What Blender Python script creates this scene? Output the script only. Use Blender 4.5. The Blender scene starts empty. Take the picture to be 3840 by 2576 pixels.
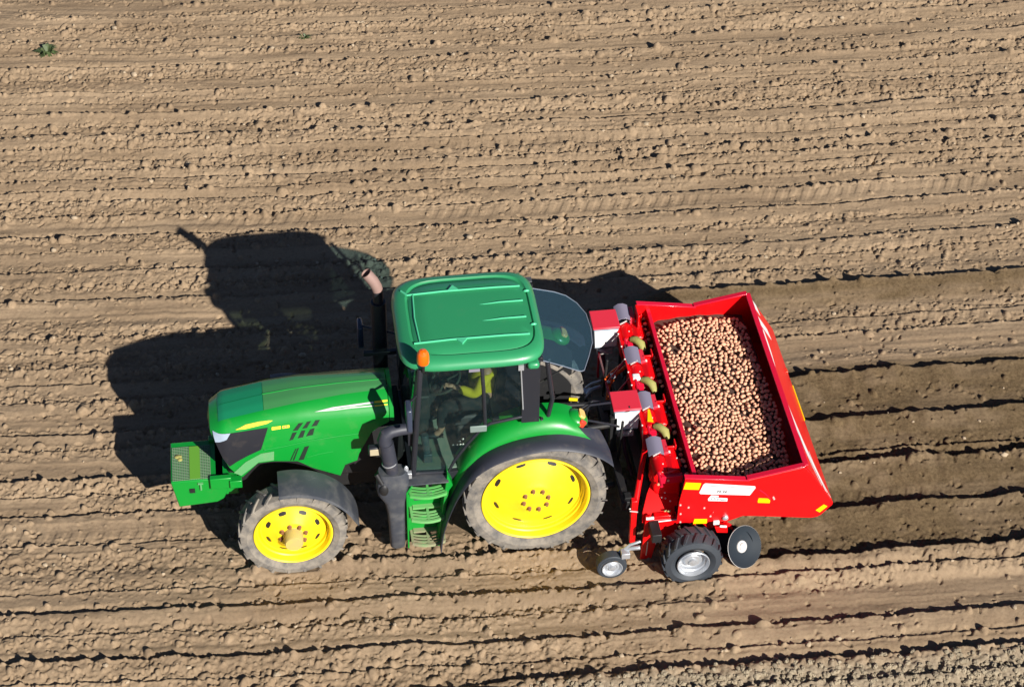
import bpy, math, random
import numpy as np
from mathutils import Vector, Matrix
R = math.radians
random.seed(7); rng = np.random.default_rng(7)
S = bpy.context.scene
COL = S.collection

# ---------------------------------------------------------------- camera
cd = bpy.data.cameras.new('camera'); cam = bpy.data.objects.new('camera', cd); COL.objects.link(cam)
_e, _psi, _roll, _f = .713, -.141, .012, 8000.
_h = Vector((-math.sin(_psi), math.cos(_psi), 0)); _fw = _h*math.cos(_e) + Vector((0, 0, -math.sin(_e)))
_r = _fw.cross(Vector((0, 0, 1))).normalized(); _u = _r.cross(_fw)
_r2 = _r*math.cos(_roll) + _u*math.sin(_roll); _u2 = -_r*math.sin(_roll) + _u*math.cos(_roll)
_m = Matrix((_r2, _u2, -_fw)).transposed().to_4x4(); _m.translation = Vector((-2.71104614, -17.928262, 18.03291816))
cam.matrix_world = _m
cd.sensor_width = 36; cd.lens = _f/3840*36; cd.clip_end = 3000; cd.clip_start = .5
S.camera = cam

# ---------------------------------------------------------------- sky, sun, exposure
SUN_EL, SUN_AZ = 28.4, 154.6           # azimuth clockwise from +Y
w = bpy.data.worlds.new('World'); S.world = w; w.use_nodes = True
nt = w.node_tree; bg = nt.nodes['Background']; sk = nt.nodes.new('ShaderNodeTexSky')
sk.sky_type = 'NISHITA'; sk.sun_disc = False; sk.sun_elevation = R(SUN_EL); sk.sun_rotation = R(SUN_AZ)
sk.air_density = .3; sk.dust_density = .1; sk.ozone_density = 1.0
nt.links.new(sk.outputs[0], bg.inputs[0]); bg.inputs[1].default_value = .075
sl = bpy.data.lights.new('sun', 'SUN'); sun = bpy.data.objects.new('sun', sl); COL.objects.link(sun)
sl.energy = 5; sl.angle = R(.5); sl.color = (1, .955, .88)
_sd = Vector((math.sin(R(SUN_AZ))*math.cos(R(SUN_EL)), math.cos(R(SUN_AZ))*math.cos(R(SUN_EL)), math.sin(R(SUN_EL))))
sun.rotation_euler = _sd.to_track_quat('Z', 'Y').to_euler(); sun.location = _sd*40
S.view_settings.view_transform = 'Standard'; S.view_settings.look = 'None'
S.view_settings.exposure = .62; S.view_settings.gamma = 1
S.render.engine = 'CYCLES'

# ---------------------------------------------------------------- materials
def newmat(name):
    m = bpy.data.materials.new(name); m.use_nodes = True
    return m, m.node_tree, m.node_tree.nodes['Principled BSDF']
def N(nt, t, **k):
    n = nt.nodes.new(t)
    for a, v in k.items():
        if a in n.inputs: n.inputs[a].default_value = v
        else: setattr(n, a, v)
    return n
def noise(nt, scale, detail=4, rough=.6, vec=None):
    n = N(nt, 'ShaderNodeTexNoise', Scale=scale, Detail=detail, Roughness=rough)
    if vec is None:
        tc = nt.nodes.new('ShaderNodeTexCoord'); vec = tc.outputs['Object']
    nt.links.new(vec, n.inputs['Vector']); return n
def ramp(nt, src, stops):
    r = nt.nodes.new('ShaderNodeValToRGB'); e = r.color_ramp.elements
    while len(e) < len(stops): e.new(.5)
    for i, (p, c) in enumerate(stops):
        e[i].position = p; e[i].color = (*c, 1) if len(c) == 3 else c
    nt.links.new(src, r.inputs[0]); return r
def mat(name, col, rough=.4, metal=0, coat=0, dust=0, dustcol=(.30, .235, .16), dscale=6, bump=0, bscale=60, spec=.5, var=0):
    m, nt, b = newmat(name)
    b.inputs['Roughness'].default_value = rough; b.inputs['Metallic'].default_value = metal
    b.inputs['Coat Weight'].default_value = coat; b.inputs['Coat Roughness'].default_value = .12
    b.inputs['Specular IOR Level'].default_value = spec
    out = None
    if var:
        n = noise(nt, 3.1, 3); c2 = tuple(max(0, c*(1-var)) for c in col)
        out = ramp(nt, n.outputs[0], [(.3, c2), (.7, col)]).outputs[0]
    if dust:
        n = noise(nt, dscale, 6, .65); lo = .62-dust*.35
        k = ramp(nt, n.outputs[0], [(lo, (0, 0, 0)), (lo+.28, (1, 1, 1))])
        mx = nt.nodes.new('ShaderNodeMix'); mx.data_type = 'RGBA'
        mm = N(nt, 'ShaderNodeMath', operation='MULTIPLY'); mm.inputs[1].default_value = min(1, dust)
        nt.links.new(k.outputs[0], mm.inputs[0]); nt.links.new(mm.outputs[0], mx.inputs[0])
        mx.inputs[6].default_value = (*col, 1); mx.inputs[7].default_value = (*dustcol, 1)
        if out: nt.links.new(out, mx.inputs[6])
        out = mx.outputs[2]
        rr = N(nt, 'ShaderNodeMapRange'); rr.inputs[3].default_value = rough; rr.inputs[4].default_value = min(1, rough+.45*min(1, dust*1.5))
        nt.links.new(k.outputs[0], rr.inputs[0]); nt.links.new(rr.outputs[0], b.inputs['Roughness'])
    if out: nt.links.new(out, b.inputs['Base Color'])
    else: b.inputs['Base Color'].default_value = (*col, 1)
    if bump:
        n = noise(nt, bscale, 5); bp = N(nt, 'ShaderNodeBump', Strength=bump, Distance=.01)
        nt.links.new(n.outputs[0], bp.inputs['Height']); nt.links.new(bp.outputs[0], b.inputs['Normal'])
    return m
GREEN = mat('green_paint', (.003, .250, .027), .38, coat=.35, dust=.16, dscale=4)
HOODG = mat('green_hood_top', (.050, .225, .070), .42, coat=.3, dust=.12)
ROOFG = mat('green_roof', (.026, .255, .100), .38, coat=.25, dust=.08)
TEALG = mat('teal_green_screen', (.006, .215, .092), .5, dust=.08)
PALEG = mat('dusty_pale_green', (.10, .33, .12), .55, dust=.35)
DARKG = mat('dark_green_chassis', (.010, .10, .022), .5, dust=.2)
YEL = mat('yellow_rim_paint', (.88, .65, .012), .36, coat=.3, dust=.16, dustcol=(.7, .5, .1))
YELD = mat('yellow_decal', (.95, .72, .05), .4)
YREF = mat('yellow_reflector', (.95, .62, .0), .35)
BROWN = mat('brown_nut', (.23, .095, .04), .6, bump=.2)
BLACK = mat('black_plastic', (.017, .018, .024), .42, dust=.12)
FENDB = mat('black_fender_rubber', (.030, .032, .045), .5, dust=.18)
GREYP = mat('dusty_grey_plastic', (.045, .050, .062), .45, dust=.5, dustcol=(.14, .135, .125))
DARK = mat('dark_machinery', (.012, .012, .013), .55, dust=.15)
INT = mat('cab_interior_plastic', (.03, .035, .035), .6)
CONS = mat('grey_green_console', (.16, .21, .19), .5)
TYRE = mat('dusty_tyre_rubber', (.085, .082, .08), .8, dust=.85, dustcol=(.27, .235, .19), dscale=7, bump=.3, bscale=40)
TYRES = mat('dusty_tyre_sidewall', (.12, .12, .125), .75, dust=.75, dustcol=(.29, .255, .21), dscale=5, bump=.2, bscale=40)
TYREB = mat('blue_black_tyre', (.035, .042, .052), .6, dust=.25, dustcol=(.12, .11, .10), bump=.2)
STEEL = mat('galvanised_steel', (.55, .57, .60), .36, metal=.6, dust=.12)
DISC = mat('worn_steel_disc', (.018, .025, .033), .62, spec=.2, dust=.1, dustcol=(.2, .17, .13))
CHROME = mat('rosy_exhaust_tip', (.34, .22, .19), .5, metal=.2, dust=.15)
RED = mat('red_paint', (.76, .001, .003), .40, coat=.12, dust=.05, dustcol=(.5, .12, .08))
RED2 = mat('crimson_paint', (.66,0.007, .035), .3, coat=.45)
REDP = mat('pinkish_red_plastic', (.70, .03, .055), .4)
WHITE = mat('white_plastic', (.82, .83, .82), .4)
WGREY = mat('silver_stripe', (.62, .60, .60), .35)
PURP = mat('smoky_acrylic', (.22, .20, .27), .18, spec=.7)
TXT = mat('dark_lettering', (.10, .10, .13), .5)
OLIVE = mat('dry_yellow_green_rubber', (.36, .34, .10), .6, dust=.35, dustcol=(.42, .32, .15), bump=.4)
ORANGE = mat('orange_hose', (.85, .13, .01), .45)
JACKET = mat('yellow_cloth', (.72, .55, .02), .8, bump=.5, bscale=25)
SKIN = mat('skin', (.50, .27, .18), .55)
DENIM = mat('dark_trousers', (.02, .022, .024), .9)
SILV = mat('silver_bolt', (.7, .66, .62), .35, metal=.4)
LAMPW = mat('clear_lamp_lens', (.34, .42, .52), .12, spec=.9)
AMBL = mat('amber_lens', (.80, .50, .14), .2)
REDL = mat('red_lens', (.62, .05, .02), .2)
MESHG = mat('grey_green_mesh', (.16, .24, .15), .5)
m, nt, b = newmat('amber_beacon'); AMB = m
b.inputs['Base Color'].default_value = (.80, .13, .003, 1); b.inputs['Roughness'].default_value = .12; b.inputs['Coat Weight'].default_value = .6
def glass(name, tint, trans, rough=.04, dif=.03):
    m, nt, b = newmat(name); nt.nodes.remove(b)
    o = nt.nodes['Material Output']; t = N(nt, 'ShaderNodeBsdfTransparent'); t.inputs[0].default_value = (*[c*trans for c in tint], 1)
    g = N(nt, 'ShaderNodeBsdfGlossy', Roughness=rough); g.inputs[0].default_value = (.9, .95, 1, 1)
    d = N(nt, 'ShaderNodeBsdfDiffuse'); d.inputs[0].default_value = (.09, .16, .20, 1)
    lwf = N(nt, 'ShaderNodeLayerWeight', Blend=.5); lp = N(nt, 'ShaderNodeMath', operation='POWER'); lp.inputs[1].default_value = 4; nt.links.new(lwf.outputs['Facing'], lp.inputs[0]); lw = N(nt, 'ShaderNodeMath', operation='MULTIPLY_ADD'); lw.inputs[1].default_value = .8; lw.inputs[2].default_value = .035; nt.links.new(lp.outputs[0], lw.inputs[0]); mx = N(nt, 'ShaderNodeMixShader'); m2 = N(nt, 'ShaderNodeMixShader'); m2.inputs[0].default_value = dif
    nt.links.new(t.outputs[0], m2.inputs[1]); nt.links.new(d.outputs[0], m2.inputs[2])
    nt.links.new(lw.outputs[0], mx.inputs[0]); nt.links.new(m2.outputs[0], mx.inputs[1]); nt.links.new(g.outputs[0], mx.inputs[2])
    nt.links.new(mx.outputs[0], o.inputs[0]); return m
GLASS = glass('tinted_cab_glass', (.80, .92, .88), .58)
HATCH = glass('tinted_hatch_glass', (.60, .84, .95), .82, dif=.20)
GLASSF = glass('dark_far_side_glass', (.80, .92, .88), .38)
GLASSN = glass('near_side_glass', (.84, .95, .92), .82)
ACRY = glass('smoky_seed_window', (.5, .45, .62), .45)
m, nt, b = newmat('potato_skin'); POT = m
oi = nt.nodes.new('ShaderNodeObjectInfo'); n = noise(nt, 9, 3)
ad = N(nt, 'ShaderNodeMath', operation='ADD'); nt.links.new(oi.outputs['Random'], ad.inputs[0]); nt.links.new(n.outputs[0], ad.inputs[1])
r_ = ramp(nt, ad.outputs[0], [(.3, (.57, .27, .16)), (.9, (.76, .40, .255))]); nt.links.new(r_.outputs[0], b.inputs['Base Color'])
b.inputs['Roughness'].default_value = .75; b.inputs['Specular IOR Level'].default_value = .2
n2 = noise(nt, 40, 4); bp = N(nt, 'ShaderNodeBump', Strength=.3, Distance=.01); nt.links.new(n2.outputs[0], bp.inputs['Height']); nt.links.new(bp.outputs[0], b.inputs['Normal'])
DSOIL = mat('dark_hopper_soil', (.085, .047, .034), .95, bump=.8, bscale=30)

# ---------------------------------------------------------------- mesh helpers
class MB:
    def __init__(s): s.v = []; s.f = []
    def add(s, v, f):
        o = len(s.v); s.v += [tuple(p) for p in v]; s.f += [tuple(i+o for i in q) for q in f]; return s
    def box(s, a, b, M=None):
        (x0, y0, z0), (x1, y1, z1) = a, b
        v = [(x0,y0,z0),(x1,y0,z0),(x1,y1,z0),(x0,y1,z0),(x0,y0,z1),(x1,y0,z1),(x1,y1,z1),(x0,y1,z1)]
        if M: v = [M @ Vector(p) for p in v]
        return s.add(v, [(0,3,2,1),(4,5,6,7),(0,1,5,4),(1,2,6,5),(2,3,7,6),(3,0,4,7)])
    def prism(s, poly, y0, y1, ax='y'):
        n = len(poly); P = lambda a, b, t: {'y': (a, t, b), 'z': (a, b, t), 'x': (t, a, b)}[ax]
        v = [P(a, b, y0) for a, b in poly] + [P(a, b, y1) for a, b in poly]
        f = [tuple(range(n)), tuple(range(2*n-1, n-1, -1))] + [(i, i+n, (i+1) % n+n, (i+1) % n) for i in range(n)]
        return s.add(v, f)
    def tube(s, pts, r, n=14, cap=True):
        pts = [Vector(p) for p in pts]; k = len(pts); rs = r if isinstance(r, (list, tuple)) else [r]*k
        up = None; v = []; f = []
        for i, p in enumerate(pts):
            d = (pts[min(i+1, k-1)]-pts[max(i-1, 0)]).normalized()
            if up is None: up = Vector((0, 0, 1)) if abs(d.z) < .9 else Vector((1, 0, 0))
            a = (up - d*up.dot(d)).normalized(); b = d.cross(a); up = a
            for j in range(n):
                t = 2*math.pi*j/n; v.append(p + a*math.cos(t)*rs[i] + b*math.sin(t)*rs[i])
        for i in range(k-1):
            for j in range(n): f.append((i*n+j, i*n+(j+1) % n, (i+1)*n+(j+1) % n, (i+1)*n+j))
        if cap: f += [tuple(range(n-1, -1, -1)), tuple(range((k-1)*n, k*n))]
        return s.add(v, f)
    def lathe(s, prof, c, axis=(0, 1, 0), n=64, closed=False):
        ax = Vector(axis).normalized(); a = (Vector((0, 0, 1)) if abs(ax.z) < .9 else Vector((1, 0, 0))); a = (a-ax*a.dot(ax)).normalized(); b = ax.cross(a); c = Vector(c)
        v = []; f = []; k = len(prof)
        for r, h in prof:
            for j in range(n):
                t = 2*math.pi*j/n; v.append(c + ax*h + (a*math.cos(t)+b*math.sin(t))*r)
        for i in range(k if closed else k-1):
            for j in range(n):
                i2 = (i+1) % k; f.append((i*n+j, i*n+(j+1) % n, i2*n+(j+1) % n, i2*n+j))
        return s.add(v, f)
    def ell(s, c, r, n=10, m=7, M=None):
        v = []; f = []
        for i in range(m+1):
            th = math.pi*i/m
            for j in range(n):
                ph = 2*math.pi*j/n; p = Vector((r[0]*math.sin(th)*math.cos(ph), r[1]*math.sin(th)*math.sin(ph), r[2]*math.cos(th)))
                if M: p = M @ p
                v.append(p+Vector(c))
        for i in range(m):
            for j in range(n): f.append((i*n+j, (i+1)*n+j, (i+1)*n+(j+1) % n, i*n+(j+1) % n))
        return s.add(v, f)
    def sheet(s, rows, thick=0):
        """rows: list of equally long lists of points; thick offsets a second skin along the normals"""
        k = len(rows); n = len(rows[0]); P = np.array([[list(p) for p in r] for r in rows], float)
        if thick:
            du = np.gradient(P, axis=0); dv = np.gradient(P, axis=1); nn = np.cross(du, dv); nn /= np.linalg.norm(nn, axis=2, keepdims=True)+1e-9
            Q = P - nn*thick; v = list(map(tuple, P.reshape(-1, 3))) + list(map(tuple, Q.reshape(-1, 3)))
        else: v = list(map(tuple, P.reshape(-1, 3)))
        f = []; o = k*n; I = lambda i, j: i*n+j
        for i in range(k-1):
            for j in range(n-1):
                q = (I(i, j), I(i+1, j), I(i+1, j+1), I(i, j+1)); f.append(q)
                if thick: f.append(tuple(a+o for a in q[::-1]))
        if thick:
            for i in range(k-1):
                for j in (0, n-1): f.append((I(i, j), I(i+1, j), I(i+1, j)+o, I(i, j)+o))
            for j in range(n-1):
                for i in (0, k-1): f.append((I(i, j), I(i, j+1), I(i, j+1)+o, I(i, j)+o))
        return s.add(v, f)
    def mesh(s, name, off=(0, 0, 0), ang=38):
        me = bpy.data.meshes.new(name); o = Vector(off)
        me.from_pydata([tuple(Vector(p)-o) for p in s.v], [], s.f); me.validate()
        import bmesh as _b
        bm = _b.new(); bm.from_mesh(me); _b.ops.recalc_face_normals(bm, faces=bm.faces); bm.to_mesh(me); bm.free()
        me.polygons.foreach_set('use_smooth', [True]*len(me.polygons)); me.set_sharp_from_angle(angle=R(ang)); return me
    def build(s, name, m, parent=None, bevel=0, ang=38, loc=None):
        base = Vector(WORIG.get(parent.name, (0, 0, 0))) if parent else Vector(loc or (0, 0, 0))
        me = s.mesh(name, base, ang); o = bpy.data.objects.new(name, me); COL.objects.link(o)
        me.materials.append(m)
        if parent: o.parent = parent
        else: o.location = base
        WORIG[o.name] = tuple(base)
        if bevel:
            bv = o.modifiers.new('bevel', 'BEVEL'); bv.width = bevel; bv.segments = 2; bv.limit_method = 'ANGLE'; bv.angle_limit = R(35); bv.harden_normals = False
        return o
WORIG = {}
def empty(name, loc, label, cat, group=None):
    o = bpy.data.objects.new(name, None); COL.objects.link(o); o.location = loc; o.empty_display_size = .3
    WORIG[o.name] = tuple(loc); tag(o, label, cat, group); return o
def tag(o, label=None, cat=None, group=None, kind=None):
    if label: o['label'] = label
    if cat: o['category'] = cat
    if group: o['group'] = group
    if kind: o['kind'] = kind
    return o
def text_mesh(txt, size, M, name, m, parent, depth=.002, shear=0, bold=.01):
    cu = bpy.data.curves.new(name, 'FONT'); cu.body = txt; cu.size = size; cu.extrude = depth; cu.shear = shear; cu.offset = bold*size
    t = bpy.data.objects.new(name, cu); COL.objects.link(t); bpy.context.view_layer.update()
    me = bpy.data.meshes.new_from_object(t.evaluated_get(bpy.context.evaluated_depsgraph_get())); bpy.data.objects.remove(t)
    base = Vector(WORIG.get(parent.name, (0, 0, 0))); me.transform(Matrix.Translation(-base) @ M); me.materials.clear(); me.materials.append(m)
    o = bpy.data.objects.new(name, me); COL.objects.link(o); o.parent = parent; WORIG[o.name] = tuple(base); return o

# ---------------------------------------------------------------- the field
def vnoise(X, Y, sx, sy, seed):
    r = np.random.default_rng(seed); G = r.random((512, 512)).astype(np.float32)*2-1
    u = X/sx+100.3; v = Y/sy+77.7; iu = np.floor(u).astype(int); iv = np.floor(v).astype(int)
    fu = (u-iu).astype(np.float32); fv = (v-iv).astype(np.float32); fu = fu*fu*(3-2*fu); fv = fv*fv*(3-2*fv)
    a = G[iu % 512, iv % 512]; b_ = G[(iu+1) % 512, iv % 512]; c = G[iu % 512, (iv+1) % 512]; d = G[(iu+1) % 512, (iv+1) % 512]
    return (a*(1-fu)+b_*fu)*(1-fv)+(c*(1-fu)+d*fu)*fv
STEP = .0115
fx = np.arange(-7.1, 9.9, STEP); fy = np.arange(-3.95, 12.4, STEP)
def grade(a0, sign):
    o = []; d = .03; p = a0
    while abs(p) < 600: p += sign*d; d *= 1.16; o.append(p)
    return np.array(o)
gx = np.concatenate([grade(fx[0], -1)[::-1], fx, grade(fx[-1], 1)]); gy = np.concatenate([grade(fy[0], -1)[::-1], fy, grade(fy[-1], 1)])
X, Y = np.meshgrid(gx, gy, indexing='ij'); X = X.astype(np.float32); Y = Y.astype(np.float32)
def bend(x): return .003*np.clip(x-8, -30, 0)**2
sst = lambda a, b_, t: (lambda q: q*q*(3-2*q))(np.clip((t-a)/(b_-a), 0, 1))
Vc = Y - bend(X)
Vj = Vc + .016*vnoise(X, Y, .16, 3, 1) + .035*vnoise(X, Y, 1.3, 4, 2) + .006*vnoise(X, Y, .05, .3, 3)
# (v, height of the lip, x from, x to, gappiness, ramp)
LINES = [(11.7,.014,-1,99,.5,.3),(11.35,.016,-3,99,.6,.3),(11.0,.018,-4,99,.5,.3),(10.62,.018,-6,99,.4,.3),(10.3,.016,-99,99,.6,.25),(9.95,.024,-99,99,.35,.3),(9.6,.016,-99,99,.6,.25),(9.22,.026,-99,99,.3,.3),(8.9,.016,-99,99,.6,.25),(8.55,.024,-99,99,.35,.3),(8.28,.016,-99,99,.6,.2),(7.98,.026,-99,99,.3,.3),(7.68,.014,-99,99,.6,.2),(7.1,.02,-99,99,.5,.25),(6.6,.018,-99,99,.5,.2),(6.08,.022,-99,99,.4,.25),(5.5,.022,-99,99,.4,.25),(4.72,.018,-99,99,.5,.25),(3.98,.02,-99,99,.4,.25),(2.65,.02,-99,99,.4,.25),(2.05,.022,-99,2.5,.4,.25),(.85,.02,-99,1,.4,.25),(.05,.02,-99,0,.4,.2),(-1.5,.018,-99,1.6,.4,.2),(-2.85,.024,-99,99,.4,.2),(-3.45,.03,-99,99,.3,.2),
 (7.40,.034,-99,99,.15,.45),(6.85,.014,-99,99,.7,.3),(6.35,.026,-99,99,.3,.4),(5.85,.018,-99,99,.6,.3),(5.05,.036,-99,99,.1,.5),(4.28,.034,-99,99,.2,.5),
 (3.68,.034,-99,4.5,.2,.4),(3.28,.085,2.2,99,.05,.4),(2.95,.024,-99,2.5,.3,.4),(2.35,.022,-99,99,.5,.35),(1.72,.026,-99,2,.2,.4),(1.50,0.126,2.4,99,0,.55),(1.13,.030,-99,1.5,.2,.4),
 (.66,0.095,2.4,99,.0,.6),(.31,.036,-99,1.5,.15,.4),(-.12,0.119,2.4,99,0,.6),(.12,.03,2.6,99,.1,.12),(-.27,.030,-99,0,.3,.4),(-.86,0.135,2.3,99,0,.6),(-.75,.022,-99,-1.5,.5,.3),
 (-1.22,.040,-3.4,1.6,.05,.3),(-1.60,0.092,1.9,99,.0,.5),(-1.83,.038,-99,99,.3,.4),(-2.15,.016,-99,2,.5,.25),(-2.55,.045,-99,99,.05,.5),(-3.12,.055,-.8,99,.05,.45),(-3.2,.03,-99,-.8,.2,.4),(-3.8,.05,-99,99,.2,.4)]
Z = np.zeros_like(X)
for i, (v0, h, xa, xb, gap, rw) in enumerate(LINES):
    if v0 > 5.3: h = h*1.35+.004; gap *= .6
    h *= 1.3 if h < .028 else 1.55; h = min(h, .125); gap *= .8; d = Vj - v0; g = sst(xa-.35, xa+.35, X)*(1-sst(xb-.35, xb+.35, X))
    amp = vnoise(X, Y*0+i, .45, 1, 50+i)*.5 + vnoise(X, Y*0+i, .12, 1, 90+i)*.5
    amp = np.clip(1 + amp*.5 - gap*np.clip(amp*2.2+.35, 0, 1), .05, 1.4)
    dr = .008+h*.22
    k = np.where(d < 0, np.clip((d+rw)/rw, 0, 1)**1.6, 1-sst(0, dr, d)) - .45*np.where(d > 0, sst(0, dr, d)*np.exp(-np.clip(d-dr, 0, 9)**2/(2*.05**2)), 0)
    Z += h*g*amp*k
# harvested / planted strip, clod zone
moist = sst(1.6, 2.6, X)*sst(-1.75, -1.45, Vc)*(1-sst(2.9, 3.5, Vc + .25*vnoise(X, Y, .7, .7, 9)))
moist *= .75 + .35*np.clip(vnoise(X, Y, .5, .22, 10)+vnoise(X, Y, .15, .12, 11)*.6+.5, 0, 1)
drystrip = sst(1.65, 1.85, Vc)*(1-sst(2.85, 3.05, Vc)); moist *= 1-.92*drystrip
rim = sst(1.4, 2.4, X)*np.exp(-((Vc-3.2)/.15)**2); moist = np.clip(np.maximum(moist, rim), 0, 1)
clodz = (1-sst(-3.32, -3.10, Vj + .12*sst(1, -2, X)))*sst(-2.2, .3, X)
inner = sst(-30, -9, X)*(1-sst(12, 30, X))*sst(-20, -6, Y)*(1-sst(15, 35, Y))
band = np.clip(.36 + .95*vnoise(X, Vc, 6, .17, 20) + .5*vnoise(X, Vc, 3, .08, 22) + .35*vnoise(X, Vc, .6, .3, 21), 0, 1.3)
smoothb = np.zeros_like(X); ledge = np.zeros_like(X)
for (v0, h, xa, xb, gap, rw) in LINES: ledge = np.maximum(ledge, np.exp(-((Vc-v0-.03)/.085)**2)*sst(xa-.3, xa, X)*(1-sst(xb, xb+.3, X)))
for v0, w_ in ((2.05, .16), (3.45, .13), (4.62, .14), (5.3, .1), (6.1, .14), (6.95, .1), (8.3, .16), (9.45, .1), (.6, .15), (-.5, .12), (-1.5, .12), (-2.4, .08), (1.35, .1)):
    smoothb = np.maximum(smoothb, np.exp(-((Vc-v0)/w_)**2))
rough = np.clip(band*.95*(1-.92*smoothb)*(1-.6*moist)+.55*ledge*(1-.6*moist), .06, 1.3)
Z += (1-.5*moist)*(.012*vnoise(X, Vj, 7, .13, 36) + .005*vnoise(X, Vj, 3.5, .05, 37) + .0025*vnoise(X, Vj, 1.5, .026, 38)) + .012*vnoise(X, Y, .9, .35, 30) + .007*vnoise(X, Y, .30, .12, 31) + rough*(.010*vnoise(X, Y, .10, .08, 32) + .011*vnoise(X, Y, .045, .04, 33) + .006*vnoise(X, Y, .028, .024, 34)) + .0015*vnoise(X, Y, .03, .03, 35)
# tyre lug prints
for v0, w_, xs_, ang in ((5.45, .2, -99, .5), (4.0, .16, -99, -.5), (5.95, .16, -2, .4), (6.6, .14, -4, .4), (-.55, .17, -99, .4), (2.5, .15, -99, -.4), (7.0, .13, -99, .3), (-1.35, .13, -2.9, .6)):
    mk = np.exp(-((Vc-v0)/w_)**4)*sst(xs_, xs_+.5, X)*np.clip(.6+vnoise(X, Y, .8, 1, 60), 0, 1)
    ph = (X + ang*np.abs(Vc-v0) + .02*vnoise(X, Y, .3, .3, 61))/.19; Z += .008*mk*np.clip(np.sin(2*np.pi*ph)*2, -1, .6)
Z *= inner
# clods pressed into the surface
i0 = int(np.searchsorted(gx, fx[0])); j0 = int(np.searchsorted(gy, fy[0])); nx, ny = len(fx), len(fy)
Zf = Z[i0:i0+nx, j0:j0+ny].copy(); Zb = Zf.copy(); RG = rough[i0:i0+nx, j0:j0+ny]; CZ = clodz[i0:i0+nx, j0:j0+ny]
def splat(cx, cy, r, hf, el, th, sq):
    i = int((cx-fx[0])/STEP); j = int((cy-fy[0])/STEP); q = int(r*1.5/STEP)+1
    a, b_, c, d = max(i-q, 0), min(i+q+1, nx), max(j-q, 0), min(j+q+1, ny)
    if a >= b_ or c >= d: return
    dx = (fx[a:b_]-cx)[:, None]; dy = (fy[c:d]-cy)[None, :]
    u = (dx*math.cos(th)+dy*math.sin(th))/(r*el); v = (-dx*math.sin(th)+dy*math.cos(th))/r
    t = 1-(np.abs(u)**sq+np.abs(v)**sq); k = np.where(t > 0, np.sqrt(np.clip(t, 0, 1)), 0)*r*hf
    if hf > 0: Zf[a:b_, c:d] = np.maximum(Zf[a:b_, c:d], Zb[a:b_, c:d]+k)
    else: Zf[a:b_, c:d] += k
nS = 0
for _ in range(26000):
    cx = rng.uniform(-7, 9.8); cy = rng.uniform(-3.9, 12.3); i = int((cx-fx[0])/STEP); j = int((cy-fy[0])/STEP)
    if rng.random() > RG[i, j]*1.1: continue
    splat(cx, cy, rng.uniform(.014, .032), -rng.uniform(.6, 1.3), rng.uniform(1, 2.2), rng.uniform(0, 3.14), 2)
for _ in range(120000):
    cx = rng.uniform(-7, 9.8); cy = rng.uniform(-3.9, 12.3); i = int((cx-fx[0])/STEP); j = int((cy-fy[0])/STEP)
    if rng.random() > RG[i, j]*.44: continue
    r = min(.009+rng.exponential(.008), .06); splat(cx, cy, r, rng.uniform(.6, 1.45), rng.uniform(1, 1.6), rng.uniform(0, 3.14), rng.choice([2, 2, 3])); nS += 1
for _ in range(16000):
    cx = rng.uniform(-2.5, 9.8); cy = rng.uniform(-3.9, -2.6); i = int((cx-fx[0])/STEP); j = int((cy-fy[0])/STEP)
    if rng.random() > CZ[i, j]: continue
    splat(cx, cy, rng.uniform(.02, .055), rng.uniform(.5, 1.1), rng.uniform(1, 1.4), rng.uniform(0, 3.14), 3)
Z[i0:i0+nx, j0:j0+ny] = Zf
def flat(x0, x1, y0, y1, lim, soft=.06):
    mk = sst(x0-soft, x0, X)*(1-sst(x1, x1+soft, X))*sst(y0-soft, y0, Y)*(1-sst(y1, y1+soft, Y)); Z[:] = Z*(1-mk) + np.minimum(Z, lim)*mk
for sy in (-1, 1):
    flat(-.35, .25, sy*.79-.14, sy*.79+.14, .0); flat(-3.0, -2.55, sy*.80-.14, sy*.80+.14, .0)
flat(1.55, 1.85, -1.66, -1.4, 0); flat(.7, .9, -1.52, -1.38, .01)
def gz(x, y):
    i = int(np.clip((x-fx[0])/STEP, 0, nx-1)); j = int(np.clip((y-fy[0])/STEP, 0, ny-1)); return float(Z[i0+i, j0+j])
me = bpy.data.meshes.new('ground'); nX, nY = len(gx), len(gy); nv = nX*nY
co = np.empty((nv, 3), np.float32); co[:, 0] = X.ravel(); co[:, 1] = Y.ravel(); co[:, 2] = Z.ravel()
ii, jj = np.meshgrid(np.arange(nX-1), np.arange(nY-1), indexing='ij'); a = (ii*nY+jj).ravel()
Fq = np.stack([a, a+nY, a+nY+1, a+1], 1).astype(np.int32)
me.vertices.add(nv); me.vertices.foreach_set('co', co.ravel()); me.loops.add(Fq.size); me.loops.foreach_set('vertex_index', Fq.ravel())
me.polygons.add(len(Fq)); me.polygons.foreach_set('loop_start', np.arange(0, Fq.size, 4, dtype=np.int32)); me.polygons.foreach_set('loop_total', np.full(len(Fq), 4, np.int32))
me.update(); me.polygons.foreach_set('use_smooth', np.ones(len(Fq), bool))
for nm, arr in (('moist', moist), ('clodz', clodz)):
    at = me.attributes.new(nm, 'FLOAT', 'POINT'); at.data.foreach_set('value', arr.astype(np.float32).ravel())
ground = bpy.data.objects.new('ground', me); COL.objects.link(ground); tag(ground, 'tan ploughed field soil with long curved furrows', 'field', kind='structure')
m, nt, b = newmat('field_soil'); SOIL = m
tc = nt.nodes.new('ShaderNodeTexCoord'); mp = N(nt, 'ShaderNodeMapping'); mp.inputs['Scale'].default_value = (.25, 1.7, 1); nt.links.new(tc.outputs['Object'], mp.inputs[0])
n1 = noise(nt, 1.6, 5, .55, mp.outputs[0]); n2 = noise(nt, 26, 6, .7); n3 = noise(nt, 150, 3, .6)
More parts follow.
